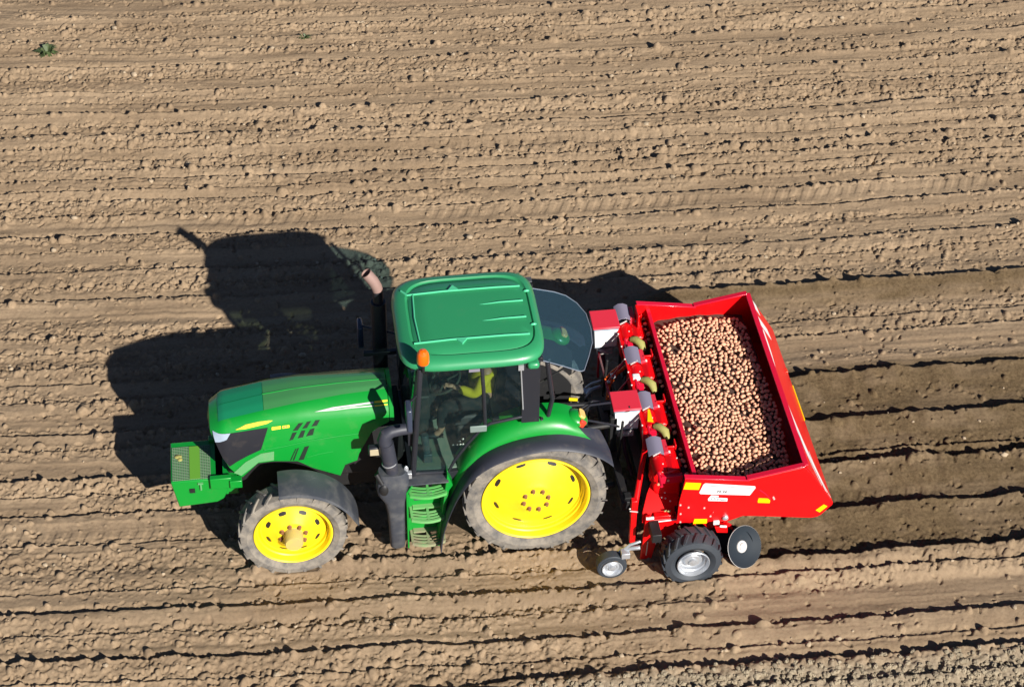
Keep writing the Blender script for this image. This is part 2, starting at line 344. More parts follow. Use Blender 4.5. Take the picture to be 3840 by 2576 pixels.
c1 = ramp(nt, n1.outputs[0], [(.3, (.232, .163, .102)), (.7, (.340, .246, .158))])
c2 = ramp(nt, n2.outputs[0], [(.3, (.78, .77, .75)), (.52, (1, 1, 1)), (.78, (1.12, 1.12, 1.10))])
mu = nt.nodes.new('ShaderNodeMix'); mu.data_type = 'RGBA'; mu.blend_type = 'MULTIPLY'; mu.inputs[0].default_value = 1
nt.links.new(c1.outputs[0], mu.inputs[6]); nt.links.new(c2.outputs[0], mu.inputs[7])
am = N(nt, 'ShaderNodeAttribute', attribute_name='moist'); mo = nt.nodes.new('ShaderNodeMix'); mo.data_type = 'RGBA'
wet = ramp(nt, n2.outputs[0], [(.3, (.070, .046, .023)), (.7, (.165, .114, .062))])
nt.links.new(am.outputs['Fac'], mo.inputs[0]); nt.links.new(mu.outputs[2], mo.inputs[6]); nt.links.new(wet.outputs[0], mo.inputs[7])
ac = N(nt, 'ShaderNodeAttribute', attribute_name='clodz'); mc = nt.nodes.new('ShaderNodeMix'); mc.data_type = 'RGBA'
gr = ramp(nt, n2.outputs[0], [(.3, (.17, .13, .088)), (.7, (.36, .29, .205))])
nt.links.new(ac.outputs['Fac'], mc.inputs[0]); nt.links.new(mo.outputs[2], mc.inputs[6]); nt.links.new(gr.outputs[0], mc.inputs[7]); nt.links.new(mc.outputs[2], b.inputs['Base Color'])
b.inputs['Roughness'].default_value = .95; b.inputs['Specular IOR Level'].default_value = .15
sm = N(nt, 'ShaderNodeMath', operation='ADD'); nt.links.new(n2.outputs[0], sm.inputs[0]); nt.links.new(n3.outputs[0], sm.inputs[1])
bp = N(nt, 'ShaderNodeBump', Strength=.55, Distance=.012); nt.links.new(sm.outputs[0], bp.inputs['Height']); nt.links.new(bp.outputs[0], b.inputs['Normal'])
me.materials.append(SOIL)
# loose clods and pebbles: one uncountable scatter
CLOD = mat('dry_clod', (.43, .335, .23), .95, bump=.6, bscale=50, var=.3, spec=.15)
def lump_template(seed):
    mb = MB(); mb.ell((0, 0, 0), (1, 1, 1), 8, 5); r = np.random.default_rng(seed); P = np.array(mb.v); key = {}
    for i, p in enumerate(P):
        k = tuple(np.round(p, 3)); key.setdefault(k, 1+r.uniform(-.28, .22)); P[i] = p*key[k]
    return P, [f for f in mb.f]
LT = [lump_template(s) for s in range(8)]
def scatter(name, items, m, label, cat, ang=180):
    vs = []; fs = []; o = 0
    for (x, y, z, r, fl) in items:
        P, F = LT[rng.integers(8)]; t = rng.uniform(0, 6.28); c, s_ = math.cos(t), math.sin(t); el = rng.uniform(1, 1.45)
        Q = P*np.array([r*el, r, r*fl]); Q = np.c_[Q[:, 0]*c-Q[:, 1]*s_, Q[:, 0]*s_+Q[:, 1]*c, Q[:, 2]] + (x, y, z)
        vs.append(Q); fs += [tuple(k+o for k in f) for f in F]; o += len(P)
    me = bpy.data.meshes.new(name); me.from_pydata(np.concatenate(vs).tolist(), [], fs); me.materials.append(m)
    me.polygons.foreach_set('use_smooth', [ang > 90]*len(me.polygons)); ob = bpy.data.objects.new(name, me); COL.objects.link(ob)
    return tag(ob, label, cat, kind='stuff')
it = []
for _ in range(5200):
    x = rng.uniform(-7, 9.8); y = rng.uniform(-4, 12.4); i = int((x-fx[0])/STEP); j = int((y-fy[0])/STEP)
    if rng.random() > RG[i, j]*.5: continue
    r = min(.008+rng.exponential(.008), .05); it.append((x, y, gz(x, y)+r*.25, r, .7))
scatter('soil_clods', it, CLOD, 'loose pale clods and pebbles strewn over the furrows', 'soil clods')
it = []
CLOD2 = mat('grey_clod', (.36, .295, .205), .95, bump=.7, bscale=40, var=.35, spec=.15)
for _ in range(6500):
    x = rng.uniform(-2.4, 9.8); y = rng.uniform(-4.1, -2.5); i = int((x-fx[0])/STEP); j = int((y-fy[0])/STEP)
    if rng.random() > CZ[i, j]: continue
    r = rng.uniform(.012, .034); it.append((x, y, gz(x, y)+r*.3, r, .9))
scatter('coarse_soil_clods', it, CLOD2, 'rough grey clods of the unworked strip along the field edge', 'soil clods', 0)

# weeds
LEAF = mat('weed_leaf', (.085, .12, .04), .6, var=.4)
def weed(x, y, r, n, label, seed):
    rr = random.Random(seed); mb = MB(); z0 = gz(x, y)
    for _ in range(n):
        t = rr.uniform(0, 6.28); L = r*rr.uniform(.5, 1); lift = rr.uniform(.2, .8)*L; wd = L*.16
        d = Vector((math.cos(t), math.sin(t), 0)); s_ = Vector((-d.y, d.x, 0))*wd; p0 = Vector((x, y, z0))+d*L*rr.uniform(0, .5)
        p1 = p0+d*L*.5+Vector((0, 0, lift)); p2 = p0+d*L+Vector((0, 0, lift*.8)); k = len(mb.v)
        mb.v += [tuple(p0-s_*.3), tuple(p0+s_*.3), tuple(p1+s_), tuple(p1-s_), tuple(p2)]; mb.f += [(k, k+1, k+2, k+3), (k+3, k+2, k+4)]
    o = mb.build('weed', LEAF, None, loc=(x, y, z0)); tag(o, label, 'weed', 'small green weeds in the bare field'); return o
weed(-5.93, 10.28, .17, 60, 'leafy green weed tuft alone in the top left corner of the field', 1)
weed(1.10, 7.62, .07, 26, 'tiny yellow-green seedling beside the long dark furrow above the cab', 2)
weed(-2.0, 10.2, .09, 24, 'small dark green seedling near the top edge left of centre', 3)
weed(-7.05, 11.9, .25, 60, 'dark green weed cut by the top left corner of the frame', 4)

exec_marker = 0
# ================================================================= TRACTOR
TR = empty('tractor', (0, 0, 0), 'green farm tractor with yellow wheels pulling the red planter', 'tractor')
def P(name, mb, m, bevel=0, parent=None, ang=38): return mb.build(name, m, parent or TR, bevel, ang)
HX = [-3.60, -3.46, -2.98, -2.61, -2.10, -1.60]; HZT = [1.74, 1.82, 1.92, 1.97, 1.995, 2.0]; HYS = [.25, .27, .27, .25, .20, .17]
def hprof(x, zb=None):
    zt = np.interp(x, HX, HZT); ys = np.interp(x, HX, HYS); k = np.interp(x, [-3.62, -3.56, -3.45], [.80, .93, 1])
    p = [(0, zt), (ys*.5, zt-.006), (ys-.02, zt-.028), (ys+.015, zt-.048), ((ys+.40)/2+.015, zt-.095), (.375, zt-.20), (.395, zt-.38), (.40, zt-.50)]
    return [(y*k, z) for y, z in p]
def hy(x, z):
    p = hprof(x); return float(np.interp(z, [a[1] for a in p][::-1], [a[0] for a in p][::-1]))
# hood: upper shell (bonnet) and side skirts
BX = [(-3.60, 1.66), (-3.569, 1.62), (-3.50, 1.40), (-3.422, 1.209), (-3.36, 1.12), (-3.288, 1.049), (-3.22, 1.12), (-3.101, 1.245), (-2.92, 1.256), (-2.655, 1.225), (-2.488, 1.098), (-2.30, 1.0), (-2.182, .941), (-2.123, 1.102), (-2.06, 1.13), (-1.982, 1.158), (-1.961, 1.251), (-1.811, 1.565), (-1.72, 1.64), (-1.60, 1.70)]
xs = sorted(set([x for x, _ in BX] + list(np.linspace(-3.46, -1.6, 16))))
rows = []
for x in xs:
    zb = np.interp(x, [a for a, _ in BX], [b_ for _, b_ in BX]); pr = [(y, z) for y, z in hprof(x) if z > zb+.01]
    yb = pr[-1][0]; ze = pr[-1][1]; side = pr + [(hy(x, z), z) for z in (ze*.66+zb*.34, ze*.33+zb*.67, zb)]
    while len(side) < 11: side.append(side[-1])
    side = side[:11]
    rows.append([(x, y, z) for y, z in side[::-1]] + [(x, -y, z) for y, z in side[1:]])
mb = MB(); mb.sheet(rows, -.012)
nose = rows[0]; cx = Vector((-3.625, 0, 1.66)); k = len(mb.v); mb.v += [tuple(p) for p in nose]+[tuple(cx)]; mb.f += [(k+i, k+i+1, k+len(nose)) for i in range(len(nose)-1)]
HOOD = P('hood', mb, GREEN, ang=50)
def patch(name, m, quad, off=.005, nu=10, nv=4, parent=None, top=False, y_fn=None):
    """panel laid on the near flank of the hood; quad corners (x,z) in order; mirrored copy on the far flank"""
    out = []
    for sg in (-1, 1):
        mb = MB(); q = [np.array(p, float) for p in quad]; rr = []
        for i in range(nu+1):
            a = q[0]+(q[1]-q[0])*i/nu; b_ = q[3]+(q[2]-q[3])*i/nu
            rr.append([(float((a+(b_-a)*j/nv)[0]), sg*(hy(*(a+(b_-a)*j/nv))+off), float((a+(b_-a)*j/nv)[1])+off*.6) for j in range(nv+1)])
        mb.sheet(rr, .004*(1 if sg < 0 else -1)); out.append(P(name, mb, m, parent=parent or HOOD))
    return out
def poly_patch(name, m, poly, off=.006, parent=None):
    for sg in ((-1,) if 'stripe' in name else (-1, 1)):
        mb = MB(); n = len(poly); f = [(x, sg*(hy(x, z)+off), z+off*.4) for x, z in poly]; bk = [(x, sg*(hy(x, z)-.004), z) for x, z in poly]
        mb.add(f+bk, [tuple(range(n)), tuple(range(2*n-1, n-1, -1))]+[(i, (i+1) % n, (i+1) % n+n, i+n) for i in range(n)]); P(name, mb, m, parent=parent or HOOD)
# top panels (greyer green than the flanks) and the teal screen over the cooler
def top_sheet(x0, x1, f0, f1, off, n=14, w_=8):
    rr = []
    for i in range(n+1):
        x = x0+(x1-x0)*i/n; ys = np.interp(x, HX, HYS)-.03; zt = np.interp(x, HX, HZT); pr = hprof(x)
        r_ = []
        for j in range(w_+1):
            y = (f0+(f1-f0)*j/w_)*ys; z = float(np.interp(abs(y), [a[0] for a in pr], [a[1] for a in pr])); r_.append((x, y, z+off))
        rr.append(r_)
    return rr
mb = MB(); mb.sheet(top_sheet(-2.985, -1.605, -1, -.012, .004)); mb.sheet(top_sheet(-2.985, -1.605, .012, 1, .004)); P('hood_top_panel', mb, HOODG, parent=HOOD)
mb = MB(); mb.sheet(top_sheet(-3.50, -2.99, -1, -.012, .005)); mb.sheet(top_sheet(-3.50, -2.99, .012, 1, .005)); P('cooler_screen', mb, TEALG, parent=HOOD)
mb = MB(); mb.tube([(-2.99, 0, 1.924)]+[(x, 0, float(np.interp(x, HX, HZT))+.004) for x in np.linspace(-2.9, -1.6, 8)], .007, 8); P('centre_ridge', mb, GREEN, parent=HOOD)
def strip_patch(name, m, top, bot, off, nv=6, sub=3, parent=None):
    T = []; Bm = []
    for i in range(len(top)-1):
        for k in range(sub): u = k/sub; T.append(np.array(top[i])*(1-u)+np.array(top[i+1])*u); Bm.append(np.array(bot[i])*(1-u)+np.array(bot[i+1])*u)
    T.append(np.array(top[-1])); Bm.append(np.array(bot[-1]))
    for sg in (-1, 1):
        mb = MB(); mb.sheet([[(float(p[0]), sg*(hy(*p)+off), float(p[1])+off*.4) for p in (a+(b_-a)*j/nv for j in range(nv+1))] for a, b_ in zip(T, Bm)]); P(name, mb, m, parent=parent or HOOD)
strip_patch('side_grille', BLACK, [(-3.568,1.665),(-3.50,1.68),(-3.42,1.697),(-3.30,1.71),(-3.12,1.732),(-2.955,1.749)], [(-3.552,1.58),(-3.485,1.36),(-3.42,1.232),(-3.33,1.30),(-3.20,1.378),(-3.053,1.45)], .009)
strip_patch('side_screen', PALEG, [(-3.38,1.13),(-3.236,1.282),(-3.057,1.391),(-2.91,1.409)], [(-3.30,1.075),(-3.20,1.16),(-3.09,1.262),(-2.92,1.272)], .006)
strip_patch('headlight', LAMPW, [(-3.572,1.69),(-3.47,1.70),(-3.374,1.706)], [(-3.55,1.58),(-3.50,1.59),(-3.42,1.63)], .015)
strip_patch('yellow_blade_decal', YELD, [(-3.311,1.746),(-3.197,1.791),(-3.042,1.822),(-2.94,1.834),(-2.898,1.834)], [(-3.311,1.742),(-3.201,1.749),(-3.08,1.774),(-2.96,1.80),(-2.898,1.830)], .007, nv=3)
poly_patch('name_plate', YELD, [(-2.915, 1.712), (-2.813, 1.722), (-2.810, 1.758), (-2.913, 1.750)], .005)
poly_patch('number_plate', YELD, [(-2.797, 1.724), (-2.717, 1.731), (-2.715, 1.764), (-2.794, 1.759)], .005)
poly_patch('number_strip', TXT, [(-2.786, 1.737), (-2.768, 1.738), (-2.766, 1.753), (-2.784, 1.752)], .0075)
poly_patch('number_strip', TXT, [(-2.758, 1.739), (-2.740, 1.740), (-2.738, 1.755), (-2.756, 1.754)], .0075)
VENTM = mat('vent_mesh', (.010, .022, .014), .6)
for q in ([(-2.613,1.777),(-2.562,1.780),(-2.628,1.684),(-2.683,1.682)], [(-2.519,1.787),(-2.473,1.792),(-2.524,1.706),(-2.576,1.701)], [(-2.425,1.797),(-2.373,1.798),(-2.412,1.726),(-2.472,1.722)],
          [(-2.689,1.653),(-2.638,1.66),(-2.687,1.56),(-2.73,1.549)], [(-2.586,1.674),(-2.543,1.676),(-2.574,1.583),(-2.635,1.573)], [(-2.491,1.681),(-2.439,1.697),(-2.462,1.604),(-2.54,1.591)],
          [(-2.669,1.418),(-2.655,1.422),(-2.726,1.244),(-2.74,1.247)], [(-2.645,1.424),(-2.629,1.429),(-2.692,1.242),(-2.71,1.244)], [(-2.565,1.436),(-2.513,1.446),(-2.585,1.24),(-2.645,1.236)]):
    poly_patch('vent', VENTM, q, .004)
poly_patch('silver_stripe', WGREY, [(-2.426, 1.887), (-2.218, 1.907), (-2.012, 1.913), (-1.763, 1.918), (-1.767, 1.888), (-2.016, 1.890), (-2.187, 1.884)], .005)
poly_patch('yellow_stripe', YELD, [(-1.752, 1.919), (-1.606, 1.921), (-1.610, 1.887), (-1.756, 1.884)], .0055)
# raised character line along the flank
for sg in (-1, 1):
    mb = MB(); pts = [(-3.02, 1.44), (-2.8, 1.47), (-2.5, 1.525), (-2.2, 1.555), (-1.95, 1.57)]; mb.tube([(x, sg*(hy(x, z)), z) for x, z in pts], .011, 8); mb.tube([(x, sg*hy(x, z), z) for x, z in [(-2.55, 1.27), (-2.4, 1.31), (-2.25, 1.33)]], .008, 8); P('flank_crease', mb, GREEN, parent=HOOD)
# rear cowl behind hood
mb = MB(); mb.sheet([[(x, y*k_, z) for y, z in [(hy(-1.6, zz), zz) for zz in (1.72, 1.85, 1.93, 1.96)]+[(0, 1.985)]+[(-hy(-1.6, zz), zz) for zz in (1.96, 1.93, 1.85, 1.72)]] for x, k_ in ((-1.59, 1.0), (-1.545, 1.03))], .01); P('hood_rear_trim', mb, GREEN)
# chassis, engine, axles
mb = MB(); mb.box((-3.45, -.24, .62), (-1.5, .24, 1.25)); mb.box((-1.5, -.30, .55), (.35, .30, 1.15)); mb.box((-2.3, -.34, .9), (-1.45, .34, 1.6)); mb.box((-1.62, -.55, .55), (-1.0, .55, .95))
P('chassis', mb, DARK, .02)
mb = MB(); mb.tube([(0, -.72, .8), (0, -.35, .8), (0, .35, .8), (0, .72, .8)], [.13, .17, .17, .13], 20); P('rear_axle', mb, DARKG); mb = MB(); mb.tube([(-2.77, -.72, .6), (-2.77, -.2, .62), (-2.77, .2, .62), (-2.77, .72, .6)], [.09, .12, .12, .09], 16); P('front_axle', mb, DARKG); mb = MB()
mb.box((.3, -.38, .45), (.6, .38, 1.0)); P('hitch_housing', mb, DARKG, .015)
mb = MB(); mb.tube([(.45, -.40, .45), (.75, -.45, .42), (1.15, -.42, .46)], .035, 10); mb.tube([(.45, .40, .45), (.75, .45, .42), (1.15, .42, .46)], .035, 10); mb.tube([(.5, 0, .95), (1.15, 0, 1.0)], .035, 10)
mb.tube([(.40, -.34, 1.05), (.80, -.40, .98), (.80, -.43, .45)], .03, 10); mb.tube([(.40, .34, 1.05), (.80, .40, .98), (.80, .43, .45)], .03, 10)
P('rear_linkage', mb, DARK)
mb = MB(); mb.box((.28, -.20, 1.0), (.52, .20, 1.22)); P('valve_block', mb, DARK, .01)
for y_ in (-.15, -.05, .05, .15):
    mb = MB(); mb.tube([(.5, y_, 1.15), (.56, y_, 1.15)], .022, 10); P('hydraulic_coupler', mb, STEEL)
mb = MB(); mb.tube([(.54, -.05, 1.15), (.75, -.02, 1.35), (1.0, .1, 1.25), (1.15, .2, 1.1)], .014, 8); mb.tube([(.54, .05, 1.15), (.8, .1, 1.3), (1.1, .3, 1.05)], .014, 8); mb.tube([(.54, -.15, 1.15), (.7, -.22, 1.3), (.95, -.15, 1.15), (1.1, -.05, 1.0)], .014, 8); P('hydraulic_hose', mb, BLACK)
mb = MB(); mb.tube([(.55, .22, 1.25), (.64, .19, 1.26)], .022, 10); P('yellow_cap', mb, YEL)
# weight carrier box in front
mb = MB(); mb.prism([(-4.10, .98), (-3.64, .98), (-3.50, .98), (-3.46, .80), (-3.52, .66), (-3.60, .61), (-4.04, .58), (-4.10, .95)], -.32, .34); FW = P('front_weight_box', mb, GREEN, .012)
mb = MB()
for i in range(17): mb.box((-4.08+i*.0265, -.305, .981), (-4.072+i*.0265, .24, .987))
for j in range(22): mb.box((-4.08, -.305+j*.0255, .9865), (-3.65, -.298+j*.0255, .9915))
P('mesh_cover', mb, MESHG, parent=FW)
mb = MB(); mb.box((-3.93, -.30, .9925), (-3.74, .22, .9935)); 
MESHL = mat('lime_screen', (.12, .33, .03), .6); P('mesh_band', MB().box((-3.885, -.305, .9925), (-3.765, .235, .9945)), MESHL, parent=FW)
mb = MB(); mb.ell((-4.01, .08, .992), (.045, .035, .012), 10, 6); mb.ell((-3.99, .03, .992), (.03, .03, .015), 8, 5); P('dried_leaves', mb, OLIVE, parent=FW)
mb = MB(); mb.box((-3.90, -.335, .80), (-3.84, -.318, .86)); P('slot', mb, DARK, parent=FW)
mb = MB(); mb.tube([(-3.77, -.335, .93), (-3.77, -.335, .84)], .012, 8); mb.box((-3.80, -.34, .925), (-3.74, -.32, .945)); P('latch', mb, PALEG, parent=FW)
mb = MB(); mb.box((-3.66, -.37, .86), (-3.42, -.30, 1.02)); mb.box((-3.44, -.40, .88), (-3.30, -.30, .99)); mb.box((-3.66, .30, .86), (-3.30, .37, 1.02)); mb.box((-3.6, -.3, .7), (-3.35, .3, .98)); P('front_bracket', mb, GREEN, .008)
# wheels -------------------------------------------------------
def tyre(mb, c, Ro, Ri, w_, sg, n=72):
    pr = []; 
    for r, h in [(Ri, .30), (Ri+.02, .40), (Ri+(Ro-Ri)*.45, .50), (Ro-.075, .485), (Ro-.03, .45), (Ro-.022, .38), (Ro-.02, 0)]: pr.append((r, h*w_))
    prof = pr + [(r, -h) for r, h in pr[-2::-1]]; return mb.lathe(prof, c, (0, 1, 0), n)
def lugs(mb, c, Ro, w_, n, hgt=.03, wid=.028):
    for i in range(n):
        for side in (-1, 1):
            t0 = 2*math.pi*(i+(.5 if side > 0 else 0))/n; seg = []
            for s_ in (0, .33, .66, 1):
                y = side*w_*(.02+.47*s_); t = t0+s_*(.55/ n*2*math.pi)*1.0; rt = Ro-(.0 if s_ < .99 else .008); rb = Ro-hgt-.006-(.05 if s_ > .9 else 0)
                dt = wid/Ro/2; seg.append([(rt, t-dt, y), (rt, t+dt, y), (rb, t+dt*1.4, y), (rb, t-dt*1.4, y)])
            k = len(mb.v)
            for q in seg:
                for r, t, y in q: mb.v.append((c[0]+r*math.cos(t), c[1]+y, c[2]+r*math.sin(t)))
            for a_ in range(3):
                for b_ in range(4): mb.f.append((k+a_*4+b_, k+a_*4+(b_+1) % 4, k+a_*4+4+(b_+1) % 4, k+a_*4+4+b_))
            mb.f += [(k, k+3, k+2, k+1), (k+12, k+13, k+14, k+15)]
def wheel(name, x, yo, z, Ro, Rr, w_, sg, nl, disc, nuts, nutr, slots, slotr, sloty, hub=None, label=None):
    """yo = |y| of the outer rim flange, sg = side"""
    cy = sg*(yo-w_*.40); c = (x, cy, z); mb = MB(); tyre(mb, c, Ro, Rr-.004, w_, sg); t = P(name, mb, TYRE, ang=30)
    mb = MB(); lugs(mb, c, Ro, w_, nl); P('tread_lugs', mb, TYRE, parent=t)
    mb = MB(); o = (x, sg*yo, z); ax = (0, sg, 0)
    prof = [(Rr, -.015), (Rr, .0), (Rr-.012, .006), (Rr-.028, -.004), (Rr-.036, -.035), (Rr-.040, -.075), (Rr-.055, -.085), (Rr-.060, -.12)] + disc
    mb.lathe(prof, o, ax, 96); mb.lathe([(Rr, -.015), (Rr-.03, -.06), (Rr-.05, -w_*.8), (Rr, -w_*.8-.01)], o, ax, 64); rim = P('rim', mb, YEL, parent=t, ang=40)
    for k in range(nuts):
        a = 2*math.pi*(k+.3)/nuts; mb = MB(); q = (x+nutr*math.cos(a), sg*(yo+np.interp(nutr, [d[0] for d in disc][::-1], [d[1] for d in disc][::-1])), z+nutr*math.sin(a))
        mb.lathe([(.026, -.004), (.026, .012), (.020, .016), (.018, .036), (0.0001, .040)], q, ax, 12); P('wheel_nut', mb, BROWN, parent=t)
    for k in range(slots):
        a = 2*math.pi*(k+.45)/slots; mb = MB(); rr = []
        for i in range(7):
            aa = a+(i/6-.5)*(.24 if slotr > .4 else .30); rr.append([(x+r*math.cos(aa), sg*(yo+np.interp(r, [d[0] for d in disc][::-1], [d[1] for d in disc][::-1])+.0035), z+r*math.sin(aa)) for r in (slotr-.021*math.sin(math.pi*(i+.9)/7.8)**.5, slotr+.021*math.sin(math.pi*(i+.9)/7.8)**.5)])
        mb.sheet(rr); P('rim_slot', mb, DARK, parent=t)
    if hub: mb = MB(); mb.lathe(hub, o, ax, 40); P('hub', mb, mat('dusty_hub', (.55, .42, .10), .6, dust=.7, dustcol=(.42, .34, .14)), parent=t)
    return t
RD = [(.555, -.125), (.545, -.150), (.52, -.152), (.50, -.145), (.46, -.126), (.40, -.095), (.32, -.06), (.26, -.035), (.21, -.015), (.19, -.004), (.175, .0), (.10, .003), (.085, .012), (.0001, .014)]
FD = [(.37, -.10), (.355, -.105), (.33, -.095), (.28, -.065), (.22, -.035), (.18, -.01), (.165, -.002), (.0001, 0)]
for sg in (-1, 1):
    wheel('rear_wheel', 0, .922, .80, .835, .625, .33, sg, 26, RD, 8, .145, 8, .468, -.14)
    wheel('front_wheel', -2.77, .945, .598, .625, .447, .30, sg, 20, FD, 8, .145, 8, .30, -.06, hub=[(.118, -.01), (.112, .04), (.105, .13), (.095, .15), (.0001, .152)])
# rear fenders ------------------------------------------------
lip = [(-1.11,.20),(-1.09,.45),(-1.03,.69),(-.91,1.04),(-.71,1.36),(-.48,1.53),(-.17,1.63),(.13,1.67),(.38,1.63),(.60,1.55),(.80,1.42),(.86,1.33)]
bnd = [(-1.105,.10),(-1.08,.40),(-1.01,.72),(-.87,1.09),(-.70,1.38),(-.50,1.545),(-.20,1.655),(.13,1.695),(.36,1.665),(.56,1.59),(.76,1.47),(.85,1.36)]
shd = [(-1.10,.12),(-1.07,.46),(-1.00,.82),(-.86,1.20),(-.68,1.50),(-.49,1.69),(-.17,1.815),(.15,1.85),(.36,1.82),(.53,1.70),(.62,1.60),(.64,1.55)]
def smooth(pts, n=34):
    pts = np.array(pts); t = np.r_[0, np.cumsum(np.hypot(*np.diff(pts, axis=0).T))]; u = np.linspace(0, t[-1], n); q = np.c_[np.interp(u, t, pts[:, 0]), np.interp(u, t, pts[:, 1])]
    for _ in range(3): q[1:-1] = (q[:-2]+2*q[1:-1]+q[2:])/4
    return q
L_, B_, S_ = smooth(lip), smooth(bnd), smooth(shd)
for sg in (-1, 1):
    mb = MB(); rr = []
    for i in range(34):
        b_, s_ = B_[i], S_[i]; f = i/33
        rr.append([(b_[0], sg*.80, b_[1]), (b_[0]*.7+s_[0]*.3, sg*.795, b_[1]*.7+s_[1]*.3), (b_[0]*.35+s_[0]*.65, sg*.765, b_[1]*.35+s_[1]*.65), (s_[0], sg*.71, s_[1]), (s_[0], sg*.62, s_[1]+.018), (s_[0], sg*.46, s_[1]+.02)])
    k = 34 if 0 else 31
    mb.sheet(rr[:k], .012*(-sg)); RF = P('rear_fender', mb, GREEN, ang=60)
    mb = MB(); rr = []
    for i in range(34):
        l_, b_ = L_[i], B_[i]; f = np.clip((i-25)/8, 0, 1); f0 = f
        rr.append([(l_[0]-.02*0, sg*1.03, l_[1]-.015), (l_[0], sg*1.025, l_[1]), (l_[0]*.5+b_[0]*.5, sg*.93, l_[1]*.5+b_[1]*.5+.012), (b_[0]+.002, sg*.802, b_[1]+.002)] + [(b_[0]-.03*f*j, sg*(.80-.06*j*f), b_[1]+.075*f*j*(1-.1*j)) for j in (1, 2, 3)])
    mb.sheet(rr, .014*(-sg)); P('fender_extension', mb, FENDB, parent=RF, ang=60)
    mb = MB(); mb.prism([(-.95,.55)]+[(float(S_[i][0]), float(S_[i][1])-.01) for i in range(6, 34, 3)]+[(.64,.55)], min(sg*.52, sg*.50), max(sg*.52, sg*.50)); P('fender_inner_wall', mb, DARK, parent=RF)
    if sg > 0: RF.location = (0, .13, .07)
    # front apron of the fender down to the steps
    mb = MB(); mb.prism([(-1.0, 1.24), (-.94, 1.06), (-.985, .98), (-1.10, .10), (-1.13, .10), (-1.06, .70), (-1.03, 1.0)], sg*.66, sg*.84); P('fender_apron', mb, GREEN, .006, parent=RF)
    # light pod: raised bulge, amber and red lens
    mb = MB(); mb.ell((.50, sg*.60, 1.715), (.13, .13, .075), 20, 12, Matrix.Rotation(R(28), 3, 'Y')); P('lamp_pod', mb, GREEN, parent=RF)
    M = Matrix.Rotation(R(38), 3, 'Y'); nrm = M @ Vector((0, 0, 1))
    for nm, mm, y0, y1 in (('amber_lamp', AMBL, .53, .665), ('red_lamp', REDL, .675, .725)):
        mb = MB(); q = []; yc = sg*(y0+y1)/2; hw = (y1-y0)/2
        for i in range(20):
            t = 2*math.pi*i/20; ex = .042*abs(math.cos(t))**.6*np.sign(math.cos(t)); ey = hw*abs(math.sin(t))**.6*np.sign(math.sin(t)); q.append((ex, ey))
        c = Vector((.545, yc, 1.765-(.035 if nm == 'red_lamp' else 0))); top = [c+M @ Vector((a, b_, .022)) for a, b_ in q]; bot = [c+M @ Vector((a*1.15, b_*1.08, -.05)) for a, b_ in q]
        mb.add(top+bot, [tuple(range(20))]+[(i, (i+1) % 20, (i+1) % 20+20, i+20) for i in range(20)]); P(nm, mb, mm, parent=RF, bevel=.004)
# front fenders
for sg in (-1, 1):
    mb = MB(); rr = []; c0 = (-2.77, .60)
    for i in range(25):
        t = R(100-i/24*100); f = i/24; r = .715+.02*math.sin(f*3); nar = 1-.55*np.clip((f-.72)/.28, 0, 1)**2
        x = c0[0]+r*math.cos(t)+.03*f; z = c0[1]+r*math.sin(t)-.06*f
        y0, y1 = .62, .62+.40*nar
        rr.append([(x, sg*(y0+(y1-y0)*j/5), z-(.012 if j in (0, 5) else 0)+.012*math.sin(math.pi*j/5)) for j in range(6)] + [(x-.006*math.cos(t), sg*(y1+.006), z-.035*math.sin(t)-.01)])
    mb.sheet(rr, .008*(-sg)); P('front_fender', mb, GREYP, ang=50)
    mb = MB(); mb.tube([(-2.77, sg*.5, .7), (-2.77, sg*.62, 1.0), (-2.77, sg*.66, 1.29)], .022, 8); P('fender_bracket', mb, DARK)
# cab ---------------------------------------------------------
YS_ = .725
fr = MB()
for sg in (-1, 1):
    a_top, a_bot = (-1.27, sg*.735, 2.76), (-1.38, sg*.735, 1.18)
    fr.tube([a_top, (-1.31, sg*.742, 2.2), a_bot], .035, 10); fr.tube([(-.60, sg*.735, 2.76), (-.575, sg*.742, 2.3), (-.56, sg*.735, 1.86)], .022, 10)
    fr.box((-.155, min(sg*.74, sg*.64), 1.84), (.045, max(sg*.74, sg*.64), 2.74)); fr.tube([(.06, sg*.70, 1.84), (.15, sg*.66, 1.80), (.20, sg*.66, 2.1), (.13, sg*.68, 2.65)], .028, 8)
    fr.tube([(-1.38, sg*.735, 1.20), (-.98, sg*.735, 1.18), (-.90, sg*.735, 1.36), (-.75, sg*.735, 1.60), (-.60, sg*.735, 1.80), (-.50, sg*.735, 1.87), (-.15, sg*.735, 1.93)], .02, 8)
    fr.tube([(-1.27, sg*.72, 2.73), (.04, sg*.70, 2.72)], .025, 8)
fr.box((-1.42, -.70, 1.60), (-1.36, .70, 1.88)); fr.tube([(-1.27, -.70, 2.74), (-1.31, 0, 2.76), (-1.27, .70, 2.74)], .03, 8); fr.tube([(.06, -.66, 2.68), (.06, .66, 2.68)], .03, 8)
fr.box((-1.42, -.72, 1.02), (-.05, .72, 1.16)); fr.box((-.45, -.55, 1.15), (.05, .55, 1.75)); fr.box((.0, -.60, 1.10), (.10, .60, 1.82))
CAB = P('cab_frame', fr, BLACK, .006)
mb = MB(); mb.sheet([[(-1.375-.05*math.cos(t)*1.2, .70*math.sin(t)/math.sin(1.15)*.99, z) if z < 2 else (-1.285-.05*math.cos(t)*1.2, .70*math.sin(t)/math.sin(1.15)*.99, z) for t in np.linspace(-1.15, 1.15, 13)] for z in (1.88, 2.73)], .005); P('windscreen', mb, GLASS)
